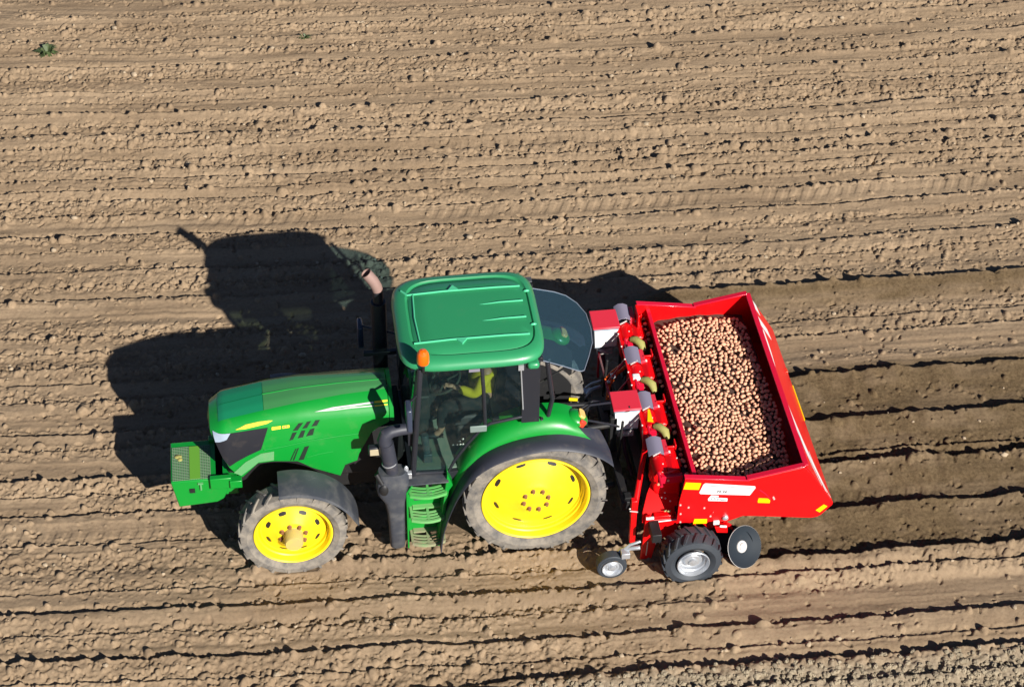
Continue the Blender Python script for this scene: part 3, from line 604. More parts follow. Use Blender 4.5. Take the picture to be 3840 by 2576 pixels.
for sg in (-1, 1):
    dp = [(-1.36, 1.21), (-.97, 1.20), (-.88, 1.38), (-.73, 1.62), (-.585, 1.81), (-.56, 1.86), (-.60, 2.72), (-1.27, 2.72)]
    mb = MB(); mb.prism(dp, sg*.735, sg*.741); DR = P('cab_door', mb, GLASSN if sg < 0 else GLASSF)
    if sg < 0:
        mb = MB(); mb.box((-.735, -.765, 1.775), (-.545, -.742, 1.865)); P('door_handle', mb, CONS, .01, parent=DR)
        mb = MB(); mb.box((-.74, -.752, 2.665), (-.62, -.743, 2.72)); P('door_sticker', mb, mat('grey_sticker', (.20, .19, .24), .5), parent=DR)
    mb = MB(); mb.prism([(-.545, 1.885), (-.165, 1.945), (-.165, 2.72), (-.585, 2.72)], sg*.732, sg*.738); QW = P('quarter_window', mb, GLASSN if sg < 0 else GLASSF)
    mb = MB(); mb.tube([(-.17, sg*.745, 2.66), (-.14, sg*.745, 2.05)], .008, 8); mb.box((-.20, min(sg*.74, sg*.765), 2.64), (-.14, max(sg*.74, sg*.765), 2.71)); P('window_hinge', mb, STEEL, parent=QW)
# roof
def rring(hx0, hx1, hw, z, rad, n=40, crown=0, zf=0):
    out = []; cx = (hx0+hx1)/2; ax = (hx1-hx0)/2
    for i in range(n):
        t = 2*math.pi*(i+.5)/n; ct, st = math.cos(t), math.sin(t); p = 2/rad
        out.append((cx+ax*np.sign(ct)*abs(ct)**p, hw*np.sign(st)*abs(st)**p*(1-.035*(ct < 0)*abs(ct)), z))
    return out
rings = [rring(-1.40, .06, .70, 2.70, 5.5), rring(-1.46, .11, .765, 2.715, 5.5), rring(-1.485, .13, .785, 2.745, 5.5), rring(-1.48, .13, .78, 2.78, 5.5), rring(-1.45, .105, .755, 2.815, 5.5), rring(-1.40, .07, .71, 2.84, 5.5), rring(-1.34, .045, .655, 2.848, 5), rring(-1.325, .035, .64, 2.828, 5), rring(-1.31, .025, .625, 2.826, 5), rring(-1.295, .015, .61, 2.842, 5), rring(-1.1, -.1, .45, 2.852, 4.5), rring(-.8, -.4, .2, 2.856, 4)]
mb = MB(); n = 40
for r_ in rings: mb.v += r_
for i in range(len(rings)-1):
    for j in range(n): mb.f.append((i*n+j, i*n+(j+1) % n, (i+1)*n+(j+1) % n, (i+1)*n+j))
mb.f += [tuple(range(n-1, -1, -1)), tuple(range((len(rings)-1)*n, len(rings)*n))]
ROOF = P('roof', mb, ROOFG, ang=50)
for a_, b_ in ((-.80, -.66), (.66, .80)): P('roof_corner', MB().box((-.10, a_, 2.665), (.03, b_, 2.75)), ROOFG, .03, parent=ROOF)
mb = MB()
for y in (-.415, .415): mb.tube([(-1.30, y, 2.848), (-.9, y, 2.866), (-.3, y, 2.866), (-.03, y, 2.858)], .012, 8); 
mb.tube([(-1.235, -.41, 2.853), (-1.255, 0, 2.86), (-1.235, .41, 2.853)], .009, 8)
for y in (-.13, .15): mb.tube([(-.52, y, 2.852), (-.3, y, 2.868), (-.03, y, 2.866)], [.004, .009, .012], 8)
for sg in (-1, 1): mb.prism([(-.84, sg*.42), (-.72, sg*.42), (-.78, sg*.50)], 2.85, 2.876, 'z')
mb.tube([(-1.30, .415, 2.848), (-1.36, .50, 2.845)], .012, 8)
for y in (-.25, .33): mb.ell((.035, y, 2.848), (.035, .015, .018), 10, 6)
P('roof_rib', mb, mat('green_rib_painted_highlight', (.08, .50, .26), .3), parent=ROOF)  # lighter than the roof green: light caught by the ribs, painted into their colour
# hatch (rear window tilted open) with gas strut
hp = [(.085, -.665), (.30, -.70), (.46, -.735), (.50, -.735), (.535, -.71), (.63, -.45), (.71, -.20), (.735, .05), (.72, .31), (.64, .48), (.53, .58), (.40, .61), (.085, .60)]
def hz(x): return 2.67-.33*(x-.085)
mb = MB(); n = len(hp); mb.add([(x, y, hz(x)) for x, y in hp]+[(x, y, hz(x)-.006) for x, y in hp], [tuple(range(n)), tuple(range(2*n-1, n-1, -1))]+[(i, (i+1) % n, (i+1) % n+n, i+n) for i in range(n)]); HT = P('rear_hatch_window', mb, HATCH)
mb = MB(); mb.tube([(x, y, hz(x)) for x, y in hp], .006, 6); P('hatch_edge', mb, mat('hatch_edge', (.17, .20, .25), .4), parent=HT)
mb = MB(); mb.tube([(.07, -.60, 2.3), (.40, -.62, 2.545)], .012, 8); mb.tube([(.07, .55, 2.3), (.40, .55, 2.545)], .012, 8); P('gas_strut', mb, DARK, parent=HT)
mb = MB(); mb.box((.06, .60, 2.74), (.14, .69, 2.755)); mb.tube([(.05, .62, 2.7), (.10, .66, 2.75)], .012, 8); P('rear_mirror_flap', mb, GREYP, .01)
# beacon
mb = MB(); mb.tube([(-1.24, -.765, 2.74), (-1.24, -.80, 2.82), (-1.24, -.80, 2.90)], .018, 10); BE = P('beacon', mb, DARK)
mb = MB(); mb.lathe([(.066, 0), (.070, .02), (.068, .09), (.060, .135), (.040, .165), (.0001, .178)], (-1.24, -.80, 2.905), (0, 0, 1), 28); P('amber_lens', mb, AMB, parent=BE)
mb = MB(); mb.lathe([(.0001, 0), (.058, 0), (.058, .012), (.0001, .012)], (-1.24, -.80, 2.893), (0, 0, 1), 20); P('beacon_base', mb, GREYP, parent=BE)
# exhaust stack on the far side
mb = MB(); mb.tube([(-1.60, .80, 1.25), (-1.60, .80, 2.47)], .088, 24); mb.tube([(-1.60, .80, 2.45), (-1.60, .80, 2.61), (-1.605, .80, 2.65)], [.06, .058, .055], 18); EX = P('exhaust_stack', mb, BLACK, .004)
mb = MB(); mb.tube([(-1.602, .80, 2.64), (-1.612, .80, 2.69), (-1.65, .80, 2.78), (-1.725, .80, 2.90)], [.062, .064, .066, .064], 20, cap=False); mb.tube([(-1.725, .80, 2.90), (-1.65, .80, 2.78)], [.058, .058], 16, cap=False); P('exhaust_tip', mb, CHROME, parent=EX)
mb = MB(); mb.box((-1.80, .70, 1.74), (-1.40, .76, 1.79)); P('stack_bracket', mb, BLACK, .006)
# mirrors
for sg, mz, my, mx in ((-1, 2.27, .93, -1.42), (1, 1.86, 1.0, -1.81)):
    mb = MB(); mb.tube([(-1.31, sg*.74, mz+.12), (mx, sg*(my-.04), mz+.14), (mx, sg*(my-.02), mz-.1)], .014, 8); mr = P('mirror', mb, BLACK)
    mb = MB(); mb.box((mx-.035, min(sg*(my-.10), sg*(my+.10)), mz-.17), (mx+.03, max(sg*(my-.10), sg*(my+.10)), mz+.15)); P('mirror_head', mb, mat('bluish_mirror_shell', (.035, .045, .075), .3), .02, parent=mr)
# work lamp and wiper
mb = MB(); mb.box((-1.87, -.78, 1.56), (-1.73, -.70, 1.68)); wl = P('side_lamp', mb, BLACK, .015); mb = MB(); mb.box((-1.855, -.788, 1.575), (-1.745, -.779, 1.665)); P('lamp_glass', mb, mat('pale_lamp_glass', (.42, .36, .24), .3), .006, parent=wl)
# after-treatment canister on the near side
mb = MB(); mb.tube([(-1.38, -.74, 1.90), (-1.50, -.75, 1.905), (-1.60, -.76, 1.90), (-1.665, -.77, 1.87), (-1.69, -.78, 1.80), (-1.67, -.80, 1.70)], [.062, .066, .07, .08, .08, .076], 20); mb.tube([(-1.675, -.79, 1.76), (-1.65, -.80, 1.55), (-1.635, -.81, 1.44)], [.085, .085, .083], 20)
mb.tube([(-1.632, -.81, 1.46), (-1.62, -.81, 1.32)], [.076, .074], 20); IP = P('intake_pipe', mb, FENDB)
mb = MB(); mb.tube([(-1.645, -.806, 1.475), (-1.642, -.807, 1.46)], .088, 20); P('pipe_clamp', mb, STEEL, parent=IP)
prof = [(.30, .20, 1.34, -1.62), (.36, .22, 1.28, -1.61), (.37, .24, 1.12, -1.62), (.34, .24, 1.02, -1.62), (.24, .22, .90, -1.60), (.20, .20, .72, -1.59), (.185, .19, .45, -1.585), (.175, .18, .18, -1.585), (.12, .12, .14, -1.585)]
rr = []
for w_, d_, z, cx in prof: rr.append([(cx+w_/2*np.sign(math.cos(t))*abs(math.cos(t))**.6, -.80+d_/2*np.sign(math.sin(t))*abs(math.sin(t))**.6, z) for t in np.linspace(0, 2*math.pi, 25)])
mb = MB(); mb.sheet(rr); mb.f.append(tuple(range(24))); CAN = P('exhaust_canister', mb, GREYP, ang=45)
mb = MB(); mb.ell((-1.72, -.90, 1.14), (.055, .035, .085), 16, 10); mb.tube([(-1.80, -.86, 1.36), (-1.74, -.90, 1.24)], .028, 10); P('canister_cap', mb, DARK, parent=CAN)
mb = MB(); mb.box((-1.49, -.84, 1.22), (-1.40, -.78, 1.30)); mb.ell((-1.46, -.80, 1.34), (.03, .02, .05), 8, 6); P('bracket_clip', mb, STEEL, .006)
# steps
mb = MB(); mb.prism([(-1.475, .17), (-1.475, 1.06), (-1.42, 1.15), (-1.40, 1.15), (-1.455, 1.04), (-1.455, .17)], -.90, -.60); mb.box((-1.46, -.64, .15), (-1.02, -.60, 1.15)); mb.box((-1.455, -.66, .15), (-1.40, -.60, 1.12))
ST = P('step_frame', mb, GREEN, .005)
mb = MB(); mb.box((-1.46, -.88, 1.145), (-.99, -.60, 1.16)); P('sill_plate', mb, GREYP, .004, parent=ST)
for zs, mm, x0, x1 in ((.97, mat('step_green', (.10, .40, .10), .5, dust=.3), -1.43, -1.015), (.585, mat('step_green_dusty', (.16, .42, .14), .55, dust=.5), -1.42, -1.03), (.20, mat('step_muddy', (.20, .33, .14), .8, dust=.9), -1.42, -1.04)):
    mb = MB(); k = 5
    def arc(u, off): x = x0+(x1-x0)*u; return x, -.87-.045*math.sin(math.pi*u)+off
    mb.box((x0+.03, -.70, zs), (x1-.02, -.62, zs+.022))
    for q in range(4):
        off = .165*(1-q/3.0)*.85; pts = [(*arc(u, off), zs+.011) for u in np.linspace(0, 1, 9)]
        if q == 3: mb.sheet([[(p[0], p[1]-.014, zs-.012), (p[0], p[1]-.014, zs+.024), (p[0], p[1]+.014, zs+.024)] for p in pts], .008)
        else: mb.sheet([[(p[0], p[1]-.011, zs+.02), (p[0], p[1]+.011, zs+.02)] for p in pts], .012)
    for u in (.02, .5, .98):
        a_ = arc(u, 0); mb.box((a_[0]-.014, a_[1], zs+.002), (a_[0]+.014, -.64, zs+.019))
    P('step', mb, mm, parent=ST)
mb = MB(); mb.box((-1.37, -.645, .68), (-1.16, -.635, .95)); P('step_back_panel', mb, GREYP, parent=ST)
# cab interior
mb = MB(); mb.box((-1.36, -.66, 1.155), (-.5, .66, 1.175)); P('floor_mat', mb, mat('floor_mat', (.13, .20, .15), .9, dust=.4))
mb = MB(); mb.box((-.82, -.27, 1.17), (-.42, .27, 1.42)); mb.box((-.88, -.26, 1.42), (-.38, .26, 1.56)); mb.prism([(-.44, 1.5), (-.34, 1.5), (-.24, 2.15), (-.36, 2.15)], -.25, .25); P('driver_seat', mb, INT, .03)
mb = MB(); mb.box((-.80, .30, 1.60), (-.36, .44, 1.70)); mb.box((-.36, .30, 1.35), (-.25, .50, 1.72)); mb.box((-.40, .28, 1.66), (-.20, .40, 1.80)); P('armrest_console', mb, CONS, .02)
mb = MB(); mb.box((-1.02, .42, 1.17), (-.45, .66, 1.60)); mb.box((-1.0, .25, 1.35), (-.80, .45, 1.55)); P('side_console', mb, mat('green_console', (.02, .13, .07), .5), .02)
mb = MB(); mb.tube([(-1.22, 0, 1.17), (-1.16, 0, 1.55), (-1.02, 0, 1.83)], [.09, .07, .045], 14); mb.box((-1.36, -.20, 1.50), (-1.12, .20, 1.86)); P('steering_column', mb, INT, .02)
SWC = Vector((-.93, 0, 1.90)); SWM = Matrix.Rotation(R(-28), 3, 'Y')
mb = MB(); mb.tube([SWC+SWM @ Vector((.195*math.cos(t), .195*math.sin(t), 0)) for t in np.linspace(0, 2*math.pi, 41)], .014, 8)
for a in (0, 2.1, 4.2): mb.tube([SWC, SWC+SWM @ Vector((.19*math.cos(a), .19*math.sin(a), 0))], .012, 6)
mb.ell(SWC, (.045, .045, .02), 12, 6); P('steering_wheel', mb, mat('steering_wheel', (.06, .075, .06), .45))
mb = MB(); mb.box((-1.24, -.56, 1.02+.15), (-1.14, -.44, 1.30)); mb.tube([(-1.22, -.5, 1.56), (-1.19, -.5, 1.2)], .045, 10); P('pedal', mb, mat('pedal', (.05, .08, .09), .35), .01)
mb = MB()
for x, z in ((-.90, 1.42), (-.86, 1.42), (-.82, 1.42), (-.83, 1.47), (-.79, 1.50), (-.79, 1.42)): mb.ell((x, -.56, z), (.014, .008, .012), 8, 6)
mb.box((-.95, -.55, 1.17), (-.55, -.50, 1.48)) if False else None; P('switch_knobs', mb, SILV)

# driver -------------------------------------------------------
DP = empty('person', (-.50, -.04, 1.56), 'driver in yellow clothing sitting behind the steering wheel in the tractor cab', 'person')
def skin_body(name, pts, edges, m, parent, sub=2, root=0):
    me = bpy.data.meshes.new(name); base = Vector(WORIG[parent.name]); me.from_pydata([tuple(Vector(p[:3])-base) for p in pts], edges, [])
    o = bpy.data.objects.new(name, me); COL.objects.link(o); o.parent = parent; WORIG[o.name] = tuple(base)
    sk = o.modifiers.new('skin', 'SKIN')
    for i, p in enumerate(pts):
        sv = me.skin_vertices[0].data[i]; sv.radius = (p[3], p[4] if len(p) > 4 else p[3]); sv.use_root = (i == root)
    sk.use_smooth_shade = True; ss = o.modifiers.new('sub', 'SUBSURF'); ss.levels = sub; ss.render_levels = sub; me.materials.append(m); return o
body = [(-.48, 0, 1.66, .14, .16), (-.46, 0, 1.82, .12, .15), (-.47, 0, 2.00, .12, .17), (-.48, 0, 2.12, .10, .15), (-.49, 0, 2.20, .055), (-.51, 0, 2.26, .05), (-.53, 0, 2.36, .085, .08), (-.53, 0, 2.45, .085, .08)]
be = [(0, 1), (1, 2), (2, 3), (3, 4), (4, 5), (5, 6), (6, 7)]
for sg in (-1, 1):
    k = len(body); body += [(-.47, sg*.19, 2.10, .062), (-.60, sg*.25, 1.86, .05), (-.80, sg*.19, 1.93, .036), (-.87, sg*.17, 1.95, .03)]; be += [(3, k), (k, k+1), (k+1, k+2), (k+2, k+3)]
    k = len(body); body += [(-.55, sg*.12, 1.63, .09), (-.93, sg*.17, 1.64, .07), (-.98, sg*.17, 1.62, .062), (-1.0, sg*.16, 1.27, .042), (-1.08, sg*.16, 1.21, .038)]; be += [(0, k), (k, k+1), (k+1, k+2), (k+2, k+3), (k+3, k+4)]
BD = skin_body('body', body, be, SKIN, DP)
jk = [(p[0], p[1], p[2], p[3]*1.14+.008, (p[4] if len(p) > 4 else p[3])*1.12+.008) for p in body[:4]]; je = [(0, 1), (1, 2), (2, 3)]
for sg in (-1, 1):
    k = len(jk); jk += [(-.47, sg*.19, 2.10, .078), (-.53, sg*.235, 1.96, .07), (-.60, sg*.25, 1.86, .066), (-.70, sg*.22, 1.90, .055), (-.79, sg*.19, 1.93, .048)]; je += [(3, k), (k, k+1), (k+1, k+2), (k+2, k+3), (k+3, k+4)]
skin_body('jacket', [(p[0]-.02, p[1], p[2], p[3]*1.08, (p[4] if len(p) > 4 else p[3])*1.08) for p in jk], je, JACKET, DP)
tk = [(-.48, 0, 1.645, .15, .17)]; te = []
for sg in (-1, 1):
    k = len(tk); tk += [(-.56, sg*.12, 1.635, .105), (-.75, sg*.15, 1.65, .092), (-.95, sg*.17, 1.645, .08), (-.985, sg*.17, 1.60, .072), (-1.0, sg*.16, 1.32, .055)]; te += [(0, k), (k, k+1), (k+1, k+2), (k+2, k+3), (k+3, k+4)]
skin_body('trousers', tk, te, DENIM, DP)
mb = MB()
for sg in (-1, 1): mb.ell((-1.09, sg*.16, 1.205), (.12, .045, .04), 12, 8)
mb.build('boots', DARK, DP)
mb = MB(); mb.ell((-.52, 0, 2.475), (.105, .09, .075), 16, 8); mb.prism([(-.70, -.07), (-.60, -.085), (-.60, .085), (-.70, .07)], 2.455, 2.465, 'z'); mb.build('cap', mat('dark_cap', (.03, .06, .03), .8), DP)
mb = MB(); mb.ell((-.615, 0, 2.385), (.02, .012, .02), 8, 6)
for sg in (-1, 1): mb.ell((-.53, sg*.083, 2.39), (.018, .01, .028), 8, 6)
mb.build('nose_and_ears', SKIN, DP); mb = MB()
for sg in (-1, 1): mb.ell((-.603, sg*.03, 2.405), (.008, .011, .007), 8, 6)
mb.ell((-.605, 0, 2.345), (.006, .022, .005), 8, 6); mb.build('eyes_and_mouth', DARK, DP)
for sg in (-1, 1):
    mb = MB(); hc = Vector((-.885, sg*.17, 1.955)); mb.ell(hc, (.045, .028, .02), 10, 6)
    for q, (dy, L) in enumerate(((-.021, .055), (-.007, .062), (.007, .06), (.021, .048))):
        a0 = hc+Vector((-.03, dy, .008)); mb.tube([a0, a0+Vector((-L*.5, 0, .012)), a0+Vector((-L*.8, 0, -.006)), a0+Vector((-L*.7, 0, -.026))], [.009, .0085, .008, .006], 8)
    mb.tube([hc+Vector((0, -sg*.024, 0)), hc+Vector((-.03, -sg*.04, -.004)), hc+Vector((-.05, -sg*.03, -.016))], [.011, .010, .007], 8); mb.build('hand', SKIN, DP)

for _o in DP.children: _o.location = (0, -.04, .05)
# ================================================================= PLANTER
PL = empty('potato_planter', (1.7, -.13, 0), 'red four-row potato planter with a full hopper hitched behind the green tractor', 'planter')
def Q(name, mb, m, bevel=0, parent=None, ang=38): return mb.build(name, m, parent or PL, bevel, ang)
YN, YF = -1.64, 1.40
side = [(1.53, 1.645), (1.535, 1.62), (1.52, 1.48), (1.49, 1.28), (1.48, .955), (1.83, .935), (2.05, .905), (2.14, .94), (2.23, .975), (2.38, .955), (3.03, .845), (3.10, .855), (3.14, .88), (3.26, 1.03), (3.255, 1.06), (3.11, 1.30), (2.90, 1.63), (2.86, 1.65), (2.245, 1.53)]
for y0, y1, s_ in ((YN, YN+.02, -1), (YF-.02, YF, 1)):
    mb = MB(); mb.prism(side, y0, y1); sp = Q('side_panel', mb, RED, .004)
    # folded rim flanges
    mb = MB(); yo = YN if s_ < 0 else YF; yi = yo-s_*.055
    a_, b_ = min(yo-s_*(-.012), yi), max(yo+s_*.012, yi)
    for (xa, za), (xb, zb) in (((1.53, 1.645), (2.26, 1.525)), ((2.235, 1.545), (2.88, 1.668))):
        mb.add([(xa, a_, za), (xb, a_, zb), (xb, b_, zb), (xa, b_, za), (xa, a_, za+.014), (xb, a_, zb+.014), (xb, b_, zb+.014), (xa, b_, za+.014)], [(0,3,2,1),(4,5,6,7),(0,1,5,4),(1,2,6,5),(2,3,7,6),(3,0,4,7)])
    Q('rim_flange', mb, RED2, .003, parent=sp)
    yy = yo+s_*.0; f = lambda poly, nm, mm, t=.004, o=.0: Q(nm, MB().prism(poly, yy+s_*.0005+s_*o, yy+s_*(t+o)), mm, parent=sp)
    f([(1.545, 1.585), (1.72, 1.553), (1.698, 1.455), (1.523, 1.485)], 'yellow_reflector', YREF); f([(2.392, 1.238), (2.50, 1.218), (2.528, 1.185), (2.525, 1.145), (2.39, 1.168), (2.385, 1.19)], 'yellow_reflector', YREF)
    f([(1.68, .998), (1.825, .980), (1.825, .912), (1.668, .925)], 'yellow_reflector', YREF); f([(3.155, 1.045), (3.20, 1.01), (3.12, .925), (3.07, .965)], 'yellow_reflector', YREF)
    f([(1.765, 1.545), (2.335, 1.430), (2.342, 1.405), (2.285, 1.298), (1.72, 1.388), (1.708, 1.41), (1.745, 1.53)], 'sign_board', WHITE)
    f([(1.845, 1.350), (1.93, 1.335), (1.93, 1.30), (2.035, 1.280), (2.035, 1.235), (1.82, 1.268), (1.812, 1.30)], 'badge', WHITE)
    if s_ < 0:
        X_ = Vector((1, 0, -.185)).normalized(); U_ = Vector((.25, 0, 1)); 
        def TM(x, z, sl=.25):
            return Matrix(((X_.x, sl*.9, 0, x), (0, 0, -1, yy-.006), (X_.z, 1, 0, z), (0, 0, 0, 1)))
        text_mesh('POMMERSE', .088, TM(1.775, 1.408), 'sign_lettering', WGREY, sp, bold=.012, depth=.001)
        mb = MB(); mb.prism([(1.775, 1.508), (2.33, 1.398), (2.33, 1.404), (1.775, 1.515)], yy-.007, yy-.004); Q('sign_line', mb, TXT, parent=sp)
        text_mesh('CC', .062, TM(1.835, 1.290), 'badge_lettering', TXT, sp, bold=.012, depth=.001); text_mesh('irnum', .044, TM(1.915, 1.268), 'badge_lettering', TXT, sp, bold=.005, depth=.001)
    for x, z in ((1.60, 1.19), (1.78, 1.16), (1.52, .97), (1.515, 1.10), (1.505, 1.24), (2.56, 1.23), (2.57, 1.205), (1.86, 1.02)):
        mb = MB(); mb.lathe([(.012, 0), (.011, .008), (.0001, .011)], (x, yy, z), (0, s_, 0), 10); Q('bolt', mb, SILV, parent=sp)
    mb = MB(); mb.tube([(2.39, yy+s_*.0, 1.365), (2.46, yy, 1.30), (2.53, yy, 1.205)], .006, 6); Q('weld_bead', mb, RED2, parent=sp)
    mb = MB(); mb.lathe([(.035, 0), (.033, .03), (.02, .04), (.0001, .042)], (2.03, yy, .99), (0, s_, 0), 16); Q('pivot_boss', mb, STEEL, parent=sp)
    mb = MB(); mb.box((1.895, min(yy, yy+s_*.03), .90), (1.965, max(yy, yy+s_*.03), .95)); mb.tube([(1.97, yy+s_*.03, .875), (2.05, yy+s_*.03, .86)], .014, 8); Q('clamp', mb, WHITE, .008, parent=sp)
# back wall: slanting outwards below the rim, folded under
mb = MB(); bw = [(2.875, 1.655), (2.90, 1.655), (3.115, 1.30), (3.262, 1.055), (3.268, 1.03), (3.145, .872), (3.03, .838), (2.38, .945), (2.38, .955), (3.02, .856), (3.12, .885), (3.24, 1.035), (3.10, 1.285), (2.885, 1.63)]
rr = [[(x, y, z) for x, z in bw] for y in (YN+.018, YF-.018)]; mb.sheet(rr); k = len(mb.v); BWP = Q('back_wall', MB().prism(bw, YN+.0205, YF-.0205), RED, .003)
mb = MB(); mb.box((2.865, YN+.02, 1.655), (2.925, YF-.02, 1.672)); Q('back_rim', mb, RED2, .003, parent=BWP)
# flowing white stripes painted on the back wall
bwn = Vector((.857, 0, .514)); 
def bwp(t, y, o=.003): return Vector((2.905, y, 1.652))+Vector((.514, 0, -.857))*t + bwn*o
mb = MB()
for (ya, yb, t0, t1, w0) in ((-1.60, -.30, .52, .05, .115), (-1.60, -.80, .40, .12, .03), (-1.60, -1.10, .64, .34, .035), (.84, .02, .14, .07, .10)):
    rr = []
    for i in range(21):
        u = i/20; y = ya+(yb-ya)*u; t = t0+(t1-t0)*(1-(1-u)**2.2) if ya < 0 else t0+(t1-t0)*u; h = w0*(.25+math.sin(math.pi*min(1, u*.9+.08)))*.8
        rr.append([tuple(bwp(t-h/2, y)), tuple(bwp(t+h/2, y))])
    mb.sheet(rr, .0015); Q('white_graphic', mb, WHITE, parent=BWP); mb = MB()
mb.sheet([[tuple(bwp(.03, 1.36)), tuple(bwp(.20, 1.36))], [tuple(bwp(.03, 1.20)), tuple(bwp(.24, 1.20))]], .0015); Q('white_graphic', mb, WHITE, parent=BWP); mb = MB(); mb.sheet([[tuple(bwp(.04, 1.06)), tuple(bwp(.36, 1.06))], [tuple(bwp(.04, .90)), tuple(bwp(.40, .90))]], .0015)
Q('white_graphic', mb, WHITE, parent=BWP)
mb = MB(); mb.box((3.255, -.25, 1.0), (3.275, .35, 1.05)); Q('rear_reflector', mb, YREF, parent=BWP); mb = MB(); mb.box((3.21, .52, 1.06), (3.25, .60, 1.12)); Q('rear_lamp', mb, REDL, .008, parent=BWP)
# divider between the hopper and the planting belts, inner slopes, floor
mb = MB(); mb.box((1.672, YN+.02, .95), (1.684, YF-.02, 1.525)); mb.box((1.655, YN+.02, 1.525), (1.70, YF-.02, 1.545)); Q('divider', mb, RED2, .003)
mb = MB(); mb.prism([(1.684, 1.12), (2.86, 1.20), (2.86, 1.18), (1.684, 1.10)], YN+.021, YF-.021); Q('hopper_floor', mb, DARK)
mb = MB(); mb.box((1.36, YN+.28, .62), (1.66, YF-.06, .95)); mb.box((1.50, YN+.021, .95), (1.67, YF-.021, .98)); Q('trough', mb, DARK)
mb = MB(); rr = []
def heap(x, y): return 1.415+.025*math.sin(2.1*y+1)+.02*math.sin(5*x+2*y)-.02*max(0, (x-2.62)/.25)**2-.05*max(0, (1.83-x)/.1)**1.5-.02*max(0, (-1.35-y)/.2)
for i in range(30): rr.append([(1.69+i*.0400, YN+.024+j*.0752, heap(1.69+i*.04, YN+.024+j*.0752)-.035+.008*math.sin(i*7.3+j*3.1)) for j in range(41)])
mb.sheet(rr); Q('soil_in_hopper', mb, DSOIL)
# inner corner gusset at the far side
mb = MB(); mb.prism([(1.53, 1.62), (1.66, 1.62), (1.53, 1.36)], YF-.03, YF-.021); mb.box((1.515, YF-.25, .98), (1.53, YF-.02, 1.63)); Q('corner_gusset', mb, RED, .003)
# front frame beam, near diagonal strut and posts
mb = MB(); mb.box((1.262, -.66, 1.425), (1.298, YF-.10, 1.46)); mb.tube([(1.28, -.62, 1.44), (1.25, -.82, 1.36), (1.06, -1.36, 1.04), (1.03, -1.40, .62)], .034, 10); FB = Q('front_beam', mb, RED, .004)
mb = MB(); mb.box((1.0, -1.45, .50), (1.065, -1.38, 1.16)); Q('end_post', mb, RED, .006); mb = MB(); mb.box((1.25, -1.5, .52), (1.36, 1.3, .64)); mb.box((1.05, -.85, .48), (1.30, -.75, .62)); mb.box((1.05, .65, .48), (1.30, .75, .62)); mb.box((1.0, -.9, .46), (1.10, .8, .60)); Q('main_frame', mb, DARK, .006)
mb = MB(); mb.box((1.0, -.04, .60), (1.08, .04, 1.12)); mb.tube([(1.04, 0, 1.08), (1.24, 0, 1.24)], .03, 8); Q('headstock_mast', mb, DARK, .005); mb = MB(); mb.tube([(1.09, .93, .60), (1.12, .93, 1.18)], .018, 8); mb.tube([(1.09, -.16, .60), (1.12, -.16, 1.18)], .018, 8); Q('headstock', mb, DARK, .005)
mb = MB(); mb.box((1.035, .05, 1.13), (1.06, 1.12, 1.155)); mb.box((1.035, 1.09, .75), (1.06, 1.12, 1.155)); mb.tube([(1.05, .55, 1.15), (1.27, .62, 1.43)], .014, 8); mb.tube([(1.05, .25, 1.15), (1.27, .30, 1.43)], .012, 8); Q('hose_rail', mb, RED2, .003)
for y_ in np.arange(-.55, 1.3, .23):
    mb = MB(); mb.ell((1.262, y_, 1.462), (.012, .012, .010), 8, 6); Q('beam_bolt', mb, SILV)
for y in (-1.43,):
    mb = MB(); mb.tube([(.985, y, 1.00), (1.075, y-.02, .995)], .008, 8); mb.ell((.985, y, 1.035), (.012, .01, .012), 8, 6); Q('frame_pin', mb, SILV)
# metering boxes: red lid over a white tank
for y0, nm in ((.0, 'near'), (1.17, 'far')):
    yb, yt = y0-.32, y0-.02
    if nm == 'far': yb, yt = 1.13, 1.44
    mb = MB(); mb.prism([(.995, 1.19), (1.265, 1.19), (1.285, 1.50), (.975, 1.50)], yb, yt); TK = Q('metering_tank', mb, mat('grey_tank_side', (.22, .27, .33), .5), .012)
    mb = MB(); mb.prism([(1.0, 1.22), (1.265, 1.22), (1.27, 1.475), (.985, 1.475)], yb-.012, yb-.001); Q('tank_front', mb, WHITE, .01, parent=TK)
    mb = MB(); mb.box((.965, yb-.018, 1.50), (1.295, yt+.01, 1.528)); Q('tank_lid', mb, REDP, .010, parent=TK)
    mb = MB(); mb.lathe([(.11, 0), (.10, -.04), (.05, -.10), (.04, -.14)], (1.12, yb+.10, 1.19), (0, 0, 1), 16); Q('tank_funnel', mb, STEEL, parent=TK)
    mb = MB(); mb.box((1.03, yb+.0, 1.09), (1.22, yb+.05, 1.17)); mb.tube([(1.05, yb, 1.16), (1.2, yb, 1.10)], .012, 6); Q('tank_cage', mb, SILV, .006, parent=TK)
    mb = MB(); mb.tube([(1.12, yb+.1, 1.06), (1.13, yb+.02, .85), (1.2, yb-.15, .6)], .022, 8); Q('granule_hose', mb, mat('dark_red_hose', (.09, .02, .04), .5), parent=TK)
# cables over near lid
mb = MB(); mb.tube([(1.10, .13, 1.08), (1.10, .05, 1.25), (1.18, -.05, 1.545), (1.05, -.2, 1.545)], .008, 6); Q('cable', mb, DARK) if False else None
mb = MB(); mb.tube([(1.31, .74, 1.22), (1.18, .64, 1.20), (1.08, .55, 1.12), (1.04, .42, 1.0)], .022, 8); mb.tube([(1.28, .78, 1.24), (1.12, .66, 1.22), (1.03, .58, 1.18)], .012, 8); Q('orange_hose', mb, ORANGE)
mb = MB(); mb.box((1.10, .55, 1.205), (1.16, .63, 1.235)); mb.box((1.05, .52, 1.16), (1.09, .56, 1.19)); Q('hose_fitting', mb, STEEL, .005)
